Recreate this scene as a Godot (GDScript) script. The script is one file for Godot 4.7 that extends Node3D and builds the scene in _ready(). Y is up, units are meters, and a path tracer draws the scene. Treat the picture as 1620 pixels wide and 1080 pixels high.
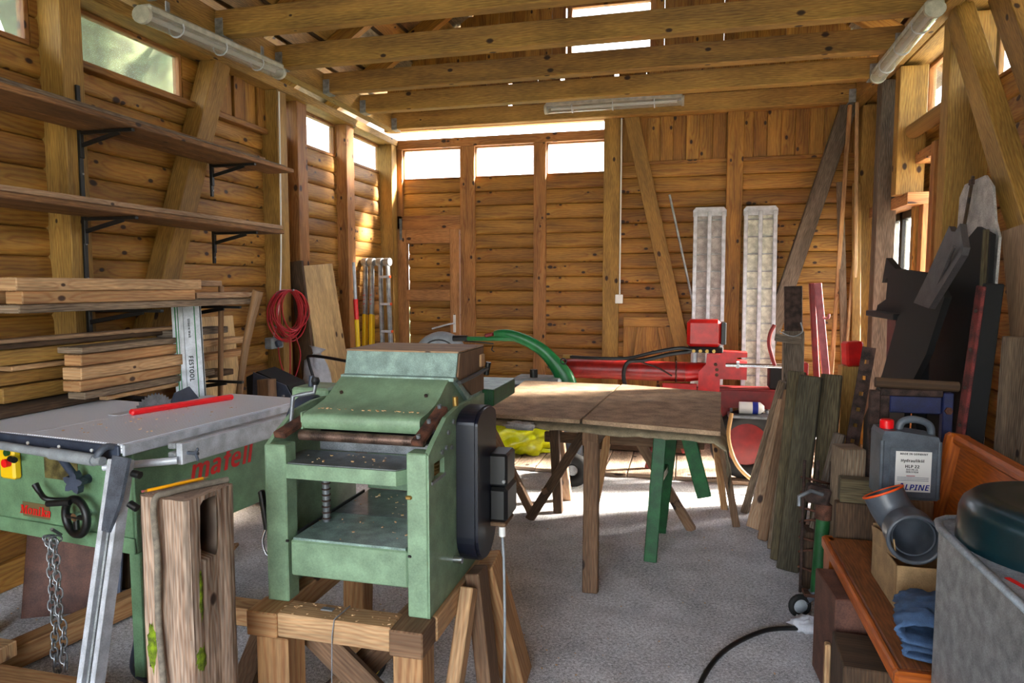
extends Node3D
# A timber-framed workshop: units are metres, y up, the room's depth runs along -z.

var FR := Transform3D.IDENTITY      # frame in which coordinates are given (identity: the room)
var M := {}
var cache := {}
var used := {}
var rng := RandomNumberGenerator.new()
var vcount := 0

const XL := -3.22
const XR := 1.74
const ZB := -7.12

func _ready():
	rng.seed = 71
	setup_view()
	make_materials()
	build_structure()
	build_left_wall_goods()
	build_saw_corner()
	build_planer()
	build_trestle_table()
	build_back_goods()
	build_bench_corner()
	build_right_goods()
	scatter_chips()

func setup_view():
	var cam := Camera3D.new()
	cam.name = "camera"
	add_child(cam)
	cam.fov = 2.0 * rad_to_deg(atan(540.0 / 1090.0))
	cam.near = 0.05
	cam.far = 200.0
	cam.position = Vector3(0, 1.5, 0)
	cam.rotation_degrees = Vector3(-4.6, 14.2, 0)
	cam.current = true
	var sm := ProceduralSkyMaterial.new()
	sm.sky_top_color = Color(0.80, 0.86, 0.95)
	sm.sky_horizon_color = Color(0.95, 0.96, 0.95)
	sm.sky_curve = 0.2
	sm.ground_bottom_color = Color(0.30, 0.34, 0.22)
	sm.ground_horizon_color = Color(0.45, 0.48, 0.38)
	sm.energy_multiplier = 1.0
	var sky := Sky.new()
	sky.sky_material = sm
	var env := Environment.new()
	env.background_mode = Environment.BG_SKY
	env.sky = sky
	env.background_energy_multiplier = SKY_ENERGY
	env.tonemap_mode = Environment.TONE_MAPPER_LINEAR
	env.tonemap_exposure = EXPOSURE
	env.sdfgi_enabled = true
	env.ssao_enabled = true
	env.ssil_enabled = true
	var we := WorldEnvironment.new()
	we.name = "world_environment"
	we.environment = env
	add_child(we)
	var sun := DirectionalLight3D.new()
	sun.name = "sun"
	add_child(sun)
	sun.look_at_from_position(Vector3(6, 5, -14), Vector3(6, 5, -14) + Vector3(-0.93, -0.51, 0.38))
	sun.light_color = Color(1.0, 0.96, 0.90)
	sun.light_energy = SUN_ENERGY
	sun.light_angular_distance = 9.0
	sun.shadow_enabled = true

const SUN_ENERGY := 16.0
const SKY_ENERGY := 6.0
const EXPOSURE := 2.85

# ------------------------------------------------------------------ naming
func numbered(n: String) -> String:
	if not used.has(n):
		used[n] = 0
		return n
	used[n] += 1
	return "%s_%03d" % [n, used[n]]

func tag(o, label: String, category: String, group := ""):
	o.set_meta("label", label)
	o.set_meta("category", category)
	if group != "":
		o.set_meta("group", group)
	return o

func thing(n: String, label: String, category: String, at := Vector3.ZERO, turn := 0.0, group := "") -> Node3D:
	var o := Node3D.new()
	o.name = numbered(n)
	add_child(o)
	o.position = at
	o.rotation_degrees.y = turn
	tag(o, label, category, group)
	return o

func structure(n: String, label: String, at := Vector3.ZERO) -> Node3D:
	var o := Node3D.new()
	o.name = n
	add_child(o)
	o.position = at
	o.set_meta("kind", "structure")
	o.set_meta("label", label)
	return o

func put(par: Node, n: String, mesh: Mesh, mat: Material, t: Transform3D) -> MeshInstance3D:
	var o := MeshInstance3D.new()
	o.name = numbered(n) if par == self else n
	o.mesh = mesh
	o.material_override = mat
	o.cast_shadow = GeometryInstance3D.SHADOW_CASTING_SETTING_ON
	par.add_child(o, true)
	o.global_transform = FR * t
	return o

# ------------------------------------------------------------------ mesh helpers
func flat() -> SurfaceTool:
	var st := SurfaceTool.new()
	st.begin(Mesh.PRIMITIVE_TRIANGLES)
	st.set_smooth_group(-1)
	return st

func done(st: SurfaceTool) -> ArrayMesh:
	st.generate_normals()
	return st.commit()

func tri(st: SurfaceTool, a: Vector3, b: Vector3, c: Vector3, ua: Vector2, ub: Vector2, uc: Vector2):
	st.set_uv(ua)
	st.add_vertex(a)
	st.set_uv(ub)
	st.add_vertex(b)
	st.set_uv(uc)
	st.add_vertex(c)

# a triangle turned so that it faces away from `inside`
func tri_out(st: SurfaceTool, a: Vector3, b: Vector3, c: Vector3, ua: Vector2, ub: Vector2, uc: Vector2, inside: Vector3):
	if (b - a).cross(c - a).dot((a + b + c) / 3.0 - inside) > 0.0:
		tri(st, a, c, b, ua, uc, ub)
	else:
		tri(st, a, b, c, ua, ub, uc)

func quad_out(st: SurfaceTool, p: Array, u: Array, inside: Vector3):
	tri_out(st, p[0], p[1], p[2], u[0], u[1], u[2], inside)
	tri_out(st, p[0], p[2], p[3], u[0], u[2], u[3], inside)

func wood_uv(p: Vector3, n: int, long: int, off: Vector2) -> Vector2:
	var oth := []
	for k in 3:
		if k != n and k != long:
			oth.append(k)
	if n == long:
		return Vector2(p[oth[0]] * 0.25, p[oth[1]] * 2.0) + off
	return Vector2(p[long] * 0.5, p[oth[0]] * 2.0) + off

# box with chamfered edges, collected into st
func add_box(st: SurfaceTool, c: Vector3, s: Vector3, basis: Basis, bev: float, off: Vector2):
	var h := s * 0.5
	var b: float = min(bev, min(h.x, min(h.y, h.z)) * 0.6)
	var long := 0
	if s.y > s.x and s.y >= s.z:
		long = 1
	elif s.z > s.x and s.z >= s.y:
		long = 2
	var q := func(sg: Vector3, n: int) -> Vector3:
		var p := Vector3(sg.x * (h.x - b), sg.y * (h.y - b), sg.z * (h.z - b))
		p[n] = sg[n] * h[n]
		return p
	for n in 3:
		var a1 := (n + 1) % 3
		var a2 := (n + 2) % 3
		for sg in [-1.0, 1.0]:
			var ps := []
			var us := []
			for e in [[-1, -1], [1, -1], [1, 1], [-1, 1]]:
				var v := Vector3.ZERO
				v[n] = sg
				v[a1] = e[0]
				v[a2] = e[1]
				var p: Vector3 = q.call(v, n)
				us.append(wood_uv(p, n, long, off))
				ps.append(c + basis * p)
			quad_out(st, ps, us, c)
	if b > 0.0005:
		for n in 3:
			var a1 := (n + 1) % 3
			var a2 := (n + 2) % 3
			for s1 in [-1.0, 1.0]:
				for s2 in [-1.0, 1.0]:
					var ps := []
					var us := []
					for e in [[-1.0, a1], [1.0, a1], [1.0, a2], [-1.0, a2]]:
						var v := Vector3.ZERO
						v[n] = e[0]
						v[a1] = s1
						v[a2] = s2
						var p: Vector3 = q.call(v, e[1])
						us.append(wood_uv(p, a1 if a1 != long else a2, long, off))
						ps.append(c + basis * p)
					quad_out(st, ps, us, c)
		for sx in [-1.0, 1.0]:
			for sy in [-1.0, 1.0]:
				for sz in [-1.0, 1.0]:
					var v := Vector3(sx, sy, sz)
					var p0: Vector3 = q.call(v, 0)
					var p1: Vector3 = q.call(v, 1)
					var p2: Vector3 = q.call(v, 2)
					tri_out(st, c + basis * p0, c + basis * p1, c + basis * p2, wood_uv(p0, 0, long, off), wood_uv(p1, 0, long, off), wood_uv(p2, 0, long, off), c)

func uv_off(v: int) -> Vector2:
	return Vector2(fmod(v * 0.377, 1.0), [0.15, 0.5, 0.82, 0.32, 0.66][v % 5])

func box_mesh(s: Vector3, bev: float) -> Mesh:
	vcount += 1
	var v := vcount % 7
	var key := "b%.3f,%.3f,%.3f,%.3f,%d" % [s.x, s.y, s.z, bev, v]
	if not cache.has(key):
		var st := flat()
		add_box(st, Vector3.ZERO, s, Basis.IDENTITY, bev, uv_off(v))
		cache[key] = done(st)
	return cache[key]

func deg(e: Vector3) -> Basis:
	return Basis.from_euler(e * PI / 180.0)

func bx(par: Node, n: String, c: Vector3, s: Vector3, m: Material, rot := Vector3.ZERO, bev := 0.004) -> MeshInstance3D:
	return put(par, n, box_mesh(s, bev), m, Transform3D(deg(rot), c))

# box given by its two far corners
func bb(par: Node, n: String, a: Vector3, b: Vector3, m: Material, bev := 0.004) -> MeshInstance3D:
	return bx(par, n, (a + b) * 0.5, (b - a).abs(), m, Vector3.ZERO, bev)

func look(a: Vector3, b: Vector3, up := Vector3.UP) -> Basis:
	var d := (b - a).normalized()
	var u := up
	if absf(d.dot(u)) > 0.98:
		u = Vector3(0, 0, 1) if absf(d.z) < 0.9 else Vector3(1, 0, 0)
	var z := d.cross(u).normalized()
	return Basis(d, z.cross(d).normalized(), z)

# bar from a to b: h is its size towards `up`, w its size across
func bar(par: Node, n: String, a: Vector3, b: Vector3, w: float, h: float, m: Material, up := Vector3.UP, bev := 0.004) -> MeshInstance3D:
	return put(par, n, box_mesh(Vector3(a.distance_to(b), h, w), bev), m, Transform3D(look(a, b, up), (a + b) * 0.5))

func spline(pts: Array, per := 6) -> PackedVector3Array:
	var c := PackedVector3Array()
	for i in pts.size() - 1:
		var p0: Vector3 = pts[max(i - 1, 0)]
		var p1: Vector3 = pts[i]
		var p2: Vector3 = pts[i + 1]
		var p3: Vector3 = pts[min(i + 2, pts.size() - 1)]
		for k in per:
			c.append(p1.cubic_interpolate(p2, p0, p3, float(k) / per))
	c.append(pts[-1])
	return c

# swept tube; rx, ry let the section be flat; radii scale along the way
func tube_mesh(p: PackedVector3Array, rx: float, ry := -1.0, sides := 10, closed := false, taper := [], up := Vector3.UP) -> Mesh:
	if ry < 0.0:
		ry = rx
	var st := SurfaceTool.new()
	st.begin(Mesh.PRIMITIVE_TRIANGLES)
	var n := p.size()
	var rings := []
	var side := Vector3.ZERO
	var run := 0.0
	var us := []
	for i in n:
		var d := (p[(i + 1) % n] - p[(i - 1 + n) % n]) if closed else (p[min(i + 1, n - 1)] - p[max(i - 1, 0)])
		d = d.normalized()
		if i == 0:
			var u := up
			if absf(d.dot(u)) > 0.95:
				u = Vector3(1, 0, 0) if absf(d.x) < 0.9 else Vector3(0, 0, 1)
			side = d.cross(u).normalized()
		else:
			side = (side - d * side.dot(d)).normalized()
			run += p[i].distance_to(p[i - 1])
		us.append(run)
		var w := side.cross(d).normalized()
		var k := 1.0
		if taper.size() > 0:
			var f := float(i) / (n - 1) * (taper.size() - 1)
			var j: int = min(int(f), taper.size() - 2)
			k = lerp(float(taper[j]), float(taper[j + 1]), f - j)
		var ring := PackedVector3Array()
		for s in sides:
			var a := TAU * s / sides
			ring.append(p[i] + side * cos(a) * rx * k + w * sin(a) * ry * k)
		rings.append(ring)
	st.set_smooth_group(0)
	for i in (n if closed else n - 1):
		var r0: PackedVector3Array = rings[i]
		var r1: PackedVector3Array = rings[(i + 1) % n]
		for s in sides:
			var t := (s + 1) % sides
			quad_out(st, [r0[s], r1[s], r1[t], r0[t]], [Vector2(us[i] * 0.5, float(s) / sides), Vector2((us[i] + 0.01) * 0.5, float(s) / sides), Vector2((us[i] + 0.01) * 0.5, float(s + 1) / sides), Vector2(us[i] * 0.5, float(s + 1) / sides)], (p[i] + p[(i + 1) % n]) * 0.5)
	if not closed:
		st.set_smooth_group(1)
		for e in [0, n - 1]:
			var r: PackedVector3Array = rings[e]
			var inner: Vector3 = p[1] if e == 0 else p[n - 2]
			for s in range(1, sides - 1):
				tri_out(st, r[0], r[s], r[s + 1], Vector2(0, 0), Vector2(0.01, 0), Vector2(0, 0.01), inner)
	return done(st)

func tube(par: Node, n: String, pts: Array, r: float, m: Material, smooth := true, sides := 10, taper := [], ry := -1.0, up := Vector3.UP) -> MeshInstance3D:
	var p := spline(pts) if smooth and pts.size() > 2 else PackedVector3Array(pts)
	return put(par, n, tube_mesh(p, r, ry, sides, false, taper, up), m, Transform3D.IDENTITY)

func rod(par: Node, n: String, a: Vector3, b: Vector3, r: float, m: Material, sides := 12) -> MeshInstance3D:
	return tube(par, n, [a, b], r, m, false, sides)

func ring(par: Node, n: String, c: Vector3, axis: Vector3, rad: float, r: float, m: Material, segs := 24, ry := -1.0, squash := 1.0) -> MeshInstance3D:
	var bs := look(Vector3.ZERO, axis)
	var p := PackedVector3Array()
	for i in segs:
		var a := TAU * i / segs
		p.append(c + bs.y * cos(a) * rad + bs.z * sin(a) * rad * squash)
	return put(par, n, tube_mesh(p, r, ry, 8, true, [], axis), m, Transform3D.IDENTITY)

# turned shape: profile of (radius, height) points, round the axis `up` at `at`
func lathe(par: Node, n: String, prof: Array, m: Material, at: Vector3, up := Vector3.UP, segs := 28, squash := 1.0) -> MeshInstance3D:
	var st := SurfaceTool.new()
	st.begin(Mesh.PRIMITIVE_TRIANGLES)
	var g := 0
	for i in prof.size() - 1:
		var a: Vector2 = prof[i]
		var b: Vector2 = prof[i + 1]
		if i > 0:
			var o: Vector2 = prof[i - 1]
			if absf((a - o).angle_to(b - a)) > 0.7:
				g = (g + 1) % 30
		st.set_smooth_group(g)
		for s in segs:
			var t0 := TAU * s / segs
			var t1 := TAU * (s + 1) / segs
			var v := func(q: Vector2, t: float) -> Vector3:
				return Vector3(q.x * cos(t), q.y, q.x * sin(t) * squash)
			var u0 := float(s) / segs
			var u1 := float(s + 1) / segs
			if a.x > 0.0001:
				tri(st, v.call(a, t0), v.call(b, t0), v.call(a, t1), Vector2(u0, a.y), Vector2(u0, b.y), Vector2(u1, a.y))
			if b.x > 0.0001:
				tri(st, v.call(a, t1), v.call(b, t0), v.call(b, t1), Vector2(u1, a.y), Vector2(u0, b.y), Vector2(u1, b.y))
	var bs := Basis.IDENTITY
	if up != Vector3.UP:
		var l := look(Vector3.ZERO, up)
		bs = Basis(l.z, l.x, l.y)
	return put(par, n, done(st), m, Transform3D(bs, at))

# polygon in the local xy plane, given thickness along local z
func prism_mesh(poly: PackedVector2Array, depth: float, uv_turn := false) -> Mesh:
	var p := poly
	if Geometry2D.is_polygon_clockwise(p):
		p.reverse()
	var st := flat()
	var idx := Geometry2D.triangulate_polygon(p)
	var h := depth * 0.5
	var uvf := func(v: Vector2) -> Vector2:
		return Vector2(v.y * 0.5, v.x * 2.0) if uv_turn else Vector2(v.x * 0.5, v.y * 2.0)
	for i in range(0, idx.size(), 3):
		var a := p[idx[i]]
		var b := p[idx[i + 1]]
		var c := p[idx[i + 2]]
		for z in [h, -h]:
			var A := Vector3(a.x, a.y, z)
			var B := Vector3(b.x, b.y, z)
			var C := Vector3(c.x, c.y, z)
			tri_out(st, A, B, C, uvf.call(a), uvf.call(b), uvf.call(c), Vector3((a.x + b.x + c.x) / 3, (a.y + b.y + c.y) / 3, 0))
	for i in p.size():
		var a := p[i]
		var b := p[(i + 1) % p.size()]
		var A := Vector3(a.x, a.y, h)
		var B := Vector3(b.x, b.y, h)
		var C := Vector3(b.x, b.y, -h)
		var D := Vector3(a.x, a.y, -h)
		tri(st, A, D, B, uvf.call(a), uvf.call(a) + Vector2(0, depth), uvf.call(b))
		tri(st, B, D, C, uvf.call(b), uvf.call(a) + Vector2(0, depth), uvf.call(b) + Vector2(0, depth))
	return done(st)

func prism(par: Node, n: String, pts: Array, depth: float, m: Material, t: Transform3D, uv_turn := false) -> MeshInstance3D:
	return put(par, n, prism_mesh(PackedVector2Array(pts), depth, uv_turn), m, t)

# plate outlined in (z, y) standing across x at the given x, leaning by `lean` degrees about its foot
func plate_zy(par: Node, n: String, pts: Array, x: float, th: float, m: Material, lean := 0.0) -> MeshInstance3D:
	var bs := Basis(Vector3(0, 0, 1), Vector3(0, 1, 0), Vector3(-1, 0, 0))
	var o := Vector2.ZERO
	for p in pts:
		o += p
	o /= pts.size()
	var loc := []
	for p in pts:
		loc.append(p - o)
	return prism(par, n, loc, th, m, Transform3D(Basis(Vector3(0, 0, 1), deg_to_rad(lean)) * bs, Vector3(x, o.y, o.x)), true)

# plate outlined in (x, z) lying at height y (top face)
func plate_xz(par: Node, n: String, pts: Array, y: float, th: float, m: Material) -> MeshInstance3D:
	var bs := Basis(Vector3(1, 0, 0), Vector3(0, 0, 1), Vector3(0, -1, 0))
	return prism(par, n, pts, th, m, Transform3D(bs, Vector3(0, y - th * 0.5, 0)))

# closed lump made from a sphere pushed about by noise
func blob(par: Node, n: String, c: Vector3, s: Vector3, amp: float, freq: float, seed_: int, m: Material, flat_base := true, nu := 26, nv := 16, sharp := false) -> MeshInstance3D:
	var nz := FastNoiseLite.new()
	nz.seed = seed_
	nz.frequency = freq
	nz.fractal_octaves = 3
	if sharp:
		nz.fractal_type = FastNoiseLite.FRACTAL_RIDGED
	var st := SurfaceTool.new()
	st.begin(Mesh.PRIMITIVE_TRIANGLES)
	st.set_smooth_group(0)
	var pt := func(i: int, j: int) -> Vector3:
		var a := TAU * (i % nu) / nu
		var b := PI * j / nv
		var d := Vector3(cos(a) * sin(b), cos(b), sin(a) * sin(b))
		var k := 1.0 + amp * nz.get_noise_3d(d.x * 10, d.y * 10, d.z * 10)
		var p := Vector3(d.x * s.x, d.y * s.y, d.z * s.z) * k
		if flat_base:
			p.y = max(p.y, -s.y * 0.85)
		return p
	for j in nv:
		for i in nu:
			quad_out(st, [pt.call(i, j), pt.call(i, j + 1), pt.call(i + 1, j + 1), pt.call(i + 1, j)], [Vector2(float(i) / nu, float(j) / nv), Vector2(float(i) / nu, float(j + 1) / nv), Vector2(float(i + 1) / nu, float(j + 1) / nv), Vector2(float(i + 1) / nu, float(j) / nv)], Vector3.ZERO)
	return put(par, n, done(st), m, Transform3D(Basis.IDENTITY, c))

func letters(par: Node, n: String, txt: String, size: float, m: Material, t: Transform3D, italic := false, face := "Droid Sans", bold := true) -> MeshInstance3D:
	var f := SystemFont.new()
	f.font_names = PackedStringArray([face])
	f.font_weight = 700 if bold else 400
	var tm := TextMesh.new()
	tm.text = txt
	tm.font = f
	tm.font_size = 32
	tm.pixel_size = size / 24.0
	tm.depth = 0.0012
	var tt := t
	if italic:
		tt.basis = tt.basis * Basis(Vector3(1, 0, 0), Vector3(0.22, 1, 0), Vector3(0, 0, 1))
	return put(par, n, tm, m, tt)

# ------------------------------------------------------------------ textures
func seamless(w: int, h: int, freq: float, seed_: int, oct := 3) -> PackedByteArray:
	var nz := FastNoiseLite.new()
	nz.seed = seed_
	nz.frequency = freq
	nz.noise_type = FastNoiseLite.TYPE_SIMPLEX_SMOOTH
	nz.fractal_octaves = oct
	var im := nz.get_seamless_image(w, h)
	im.convert(Image.FORMAT_L8)
	return im.get_data()

func stretched(w0: int, h0: int, w: int, h: int, freq: float, seed_: int) -> PackedByteArray:
	var nz := FastNoiseLite.new()
	nz.seed = seed_
	nz.frequency = freq
	nz.fractal_octaves = 3
	var im := nz.get_seamless_image(w0, h0)
	im.convert(Image.FORMAT_L8)
	im.resize(w, h, Image.INTERPOLATE_CUBIC)
	return im.get_data()

# wood: u runs along the grain (2 m), v across it (0.5 m)
func wood_image(seed_: int, knots: int, contrast: float, rough: float, rings := 0.75) -> ImageTexture:
	var W := 1024
	var H := 256
	var coarse := stretched(40, 64, W, H, 0.06, seed_)
	var fine := stretched(96, 256, W, H, 0.22, seed_ + 5)
	var warp := stretched(150, 192, W, H, 0.012, seed_ + 9)
	var r := RandomNumberGenerator.new()
	r.seed = seed_
	var ks := []
	for i in knots:
		ks.append([r.randf_range(30, W - 30), r.randf_range(14, H - 14), r.randf_range(3.0, 7.5)])
	var data := PackedByteArray()
	data.resize(W * H * 3)
	for y in H:
		var near := []
		for k in ks:
			if absf(k[1] - y) < k[2] * 4.0:
				near.append(k)
		for x in W:
			var i := y * W + x
			var wv := float(warp[i]) / 255.0
			var c := float(coarse[i]) / 255.0
			var f := float(fine[i]) / 255.0
			var bend := 0.0
			var dark := 0.0
			for k in near:
				var dx: float = (x - k[0]) * 0.62
				var dy: float = y - k[1]
				var rr: float = k[2]
				var q: float = (dx * dx * 0.35 + dy * dy) / (rr * rr * 6.0)
				if q < 5.0:
					bend += exp(-q) * 2.2 * sign(dy)
				var d2: float = (dx * dx + dy * dy) / (rr * rr)
				if d2 < 3.0:
					dark = max(dark, clamp(1.45 - d2 * 0.75, 0.0, 1.0))
			var line := 0.5 + 0.5 * sin(y * rings + wv * 15.0 + bend * 4.0 + c * 5.0)
			line = line * line
			var v := 1.0 - contrast * (0.30 * line * (0.35 + 0.65 * (1.0 - c)) + 0.60 * (1.0 - c)) - rough * (1.0 - f)
			var kd := dark * 0.68
			var R := v * (1.0 - kd)
			var G := (v - contrast * 0.16 * line) * (1.0 - kd * 1.12)
			var B := (v - contrast * 0.26 * line) * (1.0 - kd * 1.2)
			data[i * 3] = int(clamp(R, 0.0, 1.0) * 255)
			data[i * 3 + 1] = int(clamp(G, 0.0, 1.0) * 255)
			data[i * 3 + 2] = int(clamp(B, 0.0, 1.0) * 255)
	return ImageTexture.create_from_image(Image.create_from_data(W, H, false, Image.FORMAT_RGB8, data))

# mottled grey: amount of coarse cloud, fine grain, pale and dark specks
func grit_image(size: int, seed_: int, cloud: float, grain: float, pale: float, dark: float) -> Image:
	var a := seamless(size, size, 3.0 / size * 2.0, seed_, 4)
	var b := seamless(size, size, 0.12, seed_ + 3, 3)
	var r := RandomNumberGenerator.new()
	r.seed = seed_
	var data := PackedByteArray()
	data.resize(size * size)
	for i in size * size:
		var v := 0.80 + cloud * (a[i] / 255.0 - 0.5) + grain * (b[i] / 255.0 - 0.5) + r.randf_range(-0.5, 0.5) * grain * 0.8
		var q := r.randf()
		if q < pale:
			v += 0.35
		elif q > 1.0 - dark:
			v -= 0.35
		data[i] = int(clamp(v, 0.0, 1.0) * 255)
	return Image.create_from_data(size, size, false, Image.FORMAT_L8, data)

func tex(im: Image) -> ImageTexture:
	return ImageTexture.create_from_image(im)

func mat(n: String, c: Color, rough: float, metal := 0.0, t: Texture2D = null, tri_scale := 0.0) -> StandardMaterial3D:
	var m := StandardMaterial3D.new()
	m.resource_name = n
	m.albedo_color = c
	m.roughness = rough
	m.metallic = metal
	if t:
		m.albedo_texture = t
		if tri_scale > 0.0:
			m.uv1_triplanar = true
			m.uv1_scale = Vector3.ONE * tri_scale
	M[n] = m
	return m

func make_materials():
	var w1 := wood_image(11, 16, 0.40, 0.16, 0.55)
	var w2 := wood_image(23, 5, 0.30, 0.26, 0.8)
	var w3 := wood_image(37, 3, 0.38, 0.36, 1.1)
	var grit := tex(grit_image(512, 5, 0.30, 0.22, 0.010, 0.006))
	var dusty := tex(grit_image(512, 9, 0.22, 0.10, 0.004, 0.002))
	var con := grit_image(1024, 14, 0.20, 0.34, 0.05, 0.05)
	var bump := con.duplicate()
	bump.bump_map_to_normal_map(2.0)
	var rusty := tex(grit_image(512, 31, 0.75, 0.40, 0.02, 0.03))
	# wood
	mat("pine_a", Color(0.74, 0.53, 0.21), 0.62, 0.0, w1)
	mat("pine_b", Color(0.68, 0.47, 0.18), 0.62, 0.0, w1)
	mat("pine_c", Color(0.79, 0.58, 0.25), 0.62, 0.0, w1)
	mat("beam_a", Color(0.77, 0.60, 0.29), 0.70, 0.0, w2)
	mat("beam_b", Color(0.70, 0.53, 0.25), 0.70, 0.0, w2)
	mat("frame_wood", Color(0.76, 0.53, 0.29), 0.66, 0.0, w1)
	mat("new_wood", Color(0.89, 0.72, 0.52), 0.70, 0.0, w2)
	mat("new_wood_b", Color(0.83, 0.64, 0.43), 0.70, 0.0, w1)
	mat("door_wood", Color(0.84, 0.60, 0.36), 0.66, 0.0, w2)
	mat("sawn_grey", Color(0.66, 0.58, 0.48), 0.85, 0.0, w3)
	mat("weathered", Color(0.55, 0.50, 0.44), 0.9, 0.0, w3)
	mat("dark_wood", Color(0.42, 0.32, 0.22), 0.85, 0.0, w3)
	mat("brown_wood", Color(0.56, 0.43, 0.31), 0.8, 0.0, w2)
	mat("mossy", Color(0.46, 0.42, 0.31), 0.95, 0.0, w3)
	mat("mossy_b", Color(0.38, 0.36, 0.28), 0.95, 0.0, w3)
	mat("shelf_wood", Color(0.66, 0.47, 0.27), 0.75, 0.0, w3)
	mat("oak", Color(0.83, 0.73, 0.64), 0.92, 0.0, w3)
	mat("orange_wood", Color(0.88, 0.46, 0.13), 0.42, 0.0, w2)
	mat("seat_wood", Color(0.70, 0.42, 0.20), 0.55, 0.0, w3)
	mat("plywood", Color(0.98, 0.84, 0.60), 0.6, 0.0, w2)
	mat("plywood_dull", Color(0.76, 0.62, 0.48), 0.75, 0.0, w2)
	mat("chipboard", Color(0.76, 0.63, 0.50), 0.85, 0.0, grit, 1.2)
	mat("brown_board", Color(0.44, 0.28, 0.22), 0.7, 0.0, grit, 1.6)
	mat("handle_wood", Color(0.66, 0.50, 0.34), 0.6, 0.0, w2)
	mat("plank_floor", Color(0.82, 0.72, 0.62), 0.85, 0.0, w3)
	# ground
	var c := mat("concrete", Color(0.92, 0.92, 0.93), 0.92, 0.0, tex(con), 0.45)
	c.normal_enabled = true
	c.normal_texture = tex(bump)
	c.normal_scale = 0.6
	mat("grass", Color(0.30, 0.40, 0.14), 0.95, 0.0, grit, 0.6)
	mat("gravel", Color(0.74, 0.72, 0.66), 0.95, 0.0, grit, 0.6)
	mat("hedge_green", Color(0.33, 0.37, 0.24), 0.9, 0.0, rusty, 0.9)
	mat("bark", Color(0.25, 0.20, 0.15), 0.95, 0.0, w3)
	mat("roof_deck", Color(0.42, 0.33, 0.24), 0.9, 0.0, w3)
	# paint and metal
	mat("green_paint", Color(0.57, 0.70, 0.56), 0.45, 0.0, dusty, 1.6)
	mat("green_saw", Color(0.48, 0.64, 0.48), 0.45, 0.0, dusty, 1.5)
	mat("green_arm", Color(0.12, 0.55, 0.28), 0.35, 0.0, dusty, 2.0)
	mat("green_dark", Color(0.08, 0.38, 0.17), 0.55, 0.0, grit, 2.0)
	mat("galvanised", Color(0.62, 0.73, 0.69), 0.45, 0.2, grit, 2.4)
	mat("zinc", Color(0.64, 0.65, 0.66), 0.5, 0.25, grit, 3.0)
	mat("zinc_bright", Color(0.70, 0.72, 0.74), 0.32, 0.8, dusty, 3.0)
	mat("alu", Color(0.90, 0.92, 0.95), 0.36, 0.12, dusty, 2.0)
	mat("alu_dull", Color(0.72, 0.74, 0.75), 0.5, 0.25, grit, 2.0)
	var rib := Image.create(8, 64, false, Image.FORMAT_L8)
	for y in 64:
		for x in 8:
			rib.set_pixel(x, y, Color.WHITE * (0.70 if y % 8 < 2 else 1.0))
	mat("alu_ribbed", Color(0.92, 0.94, 0.97), 0.42, 0.10, tex(rib)).uv1_scale = Vector3(1, 5, 1)
	mat("steel", Color(0.56, 0.58, 0.60), 0.35, 0.4, grit, 2.5)
	mat("chrome", Color(0.80, 0.81, 0.83), 0.25, 1.0)
	mat("cast_grey", Color(0.42, 0.45, 0.50), 0.55, 0.3, grit, 2.0)
	mat("slate", Color(0.28, 0.32, 0.40), 0.5, 0.2, dusty, 2.0)
	mat("black", Color(0.045, 0.047, 0.05), 0.45)
	mat("black_matt", Color(0.05, 0.05, 0.055), 0.85, 0.0, dusty, 1.5)
	mat("navy", Color(0.085, 0.105, 0.17), 0.35, 0.0, dusty, 1.5)
	mat("rust", Color(0.42, 0.26, 0.19), 0.85, 0.2, rusty, 3.0)
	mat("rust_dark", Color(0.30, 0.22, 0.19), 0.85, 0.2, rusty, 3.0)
	mat("roller", Color(0.50, 0.40, 0.35), 0.4, 0.5, rusty, 2.0)
	mat("red_paint", Color(0.86, 0.07, 0.05), 0.4, 0.0, dusty, 2.0)
	mat("red_dark", Color(0.56, 0.05, 0.06), 0.5, 0.0, dusty, 2.0)
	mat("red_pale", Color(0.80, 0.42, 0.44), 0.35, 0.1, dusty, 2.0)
	mat("red_worn_clean", Color(0.72, 0.13, 0.11), 0.38, 0.0, grit, 2.0)
	mat("red_worn", Color(0.48, 0.18, 0.17), 0.75, 0.0, rusty, 2.0)
	mat("red_plastic", Color(0.90, 0.07, 0.10), 0.3)
	mat("red_cable", Color(0.66, 0.06, 0.12), 0.45)
	mat("maroon", Color(0.28, 0.12, 0.13), 0.6, 0.0, grit, 2.0)
	mat("blue_paint", Color(0.07, 0.13, 0.34), 0.5, 0.0, grit, 2.0)
	mat("yellow", Color(0.92, 0.75, 0.05), 0.45)
	mat("pencil_yellow", Color(0.95, 0.66, 0.05), 0.35)
	mat("yellow_film", Color(0.90, 0.92, 0.08), 0.3, 0.0, dusty, 3.0)
	mat("brass", Color(0.60, 0.48, 0.25), 0.4, 0.7)
	mat("white", Color(0.88, 0.88, 0.86), 0.5)
	mat("white_lamp", Color(0.86, 0.85, 0.78), 0.4, 0.0, dusty, 2.0)
	mat("white_sack", Color(0.86, 0.87, 0.90), 0.6, 0.0, dusty, 2.0)
	mat("white_worn", Color(0.78, 0.76, 0.74), 0.6, 0.0, grit, 1.6)
	mat("grey_plastic", Color(0.40, 0.44, 0.48), 0.45, 0.0, dusty, 2.0)
	mat("grey_pipe", Color(0.36, 0.39, 0.43), 0.38, 0.0, dusty, 3.0)
	mat("ramp_deck", Color(0.92, 0.93, 0.86), 0.5, 0.1, grit, 2.0)
	mat("grey_lid", Color(0.62, 0.65, 0.68), 0.5, 0.1, grit, 2.0)
	mat("grey_guard", Color(0.30, 0.285, 0.29), 0.6, 0.0, grit, 2.0)
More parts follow.
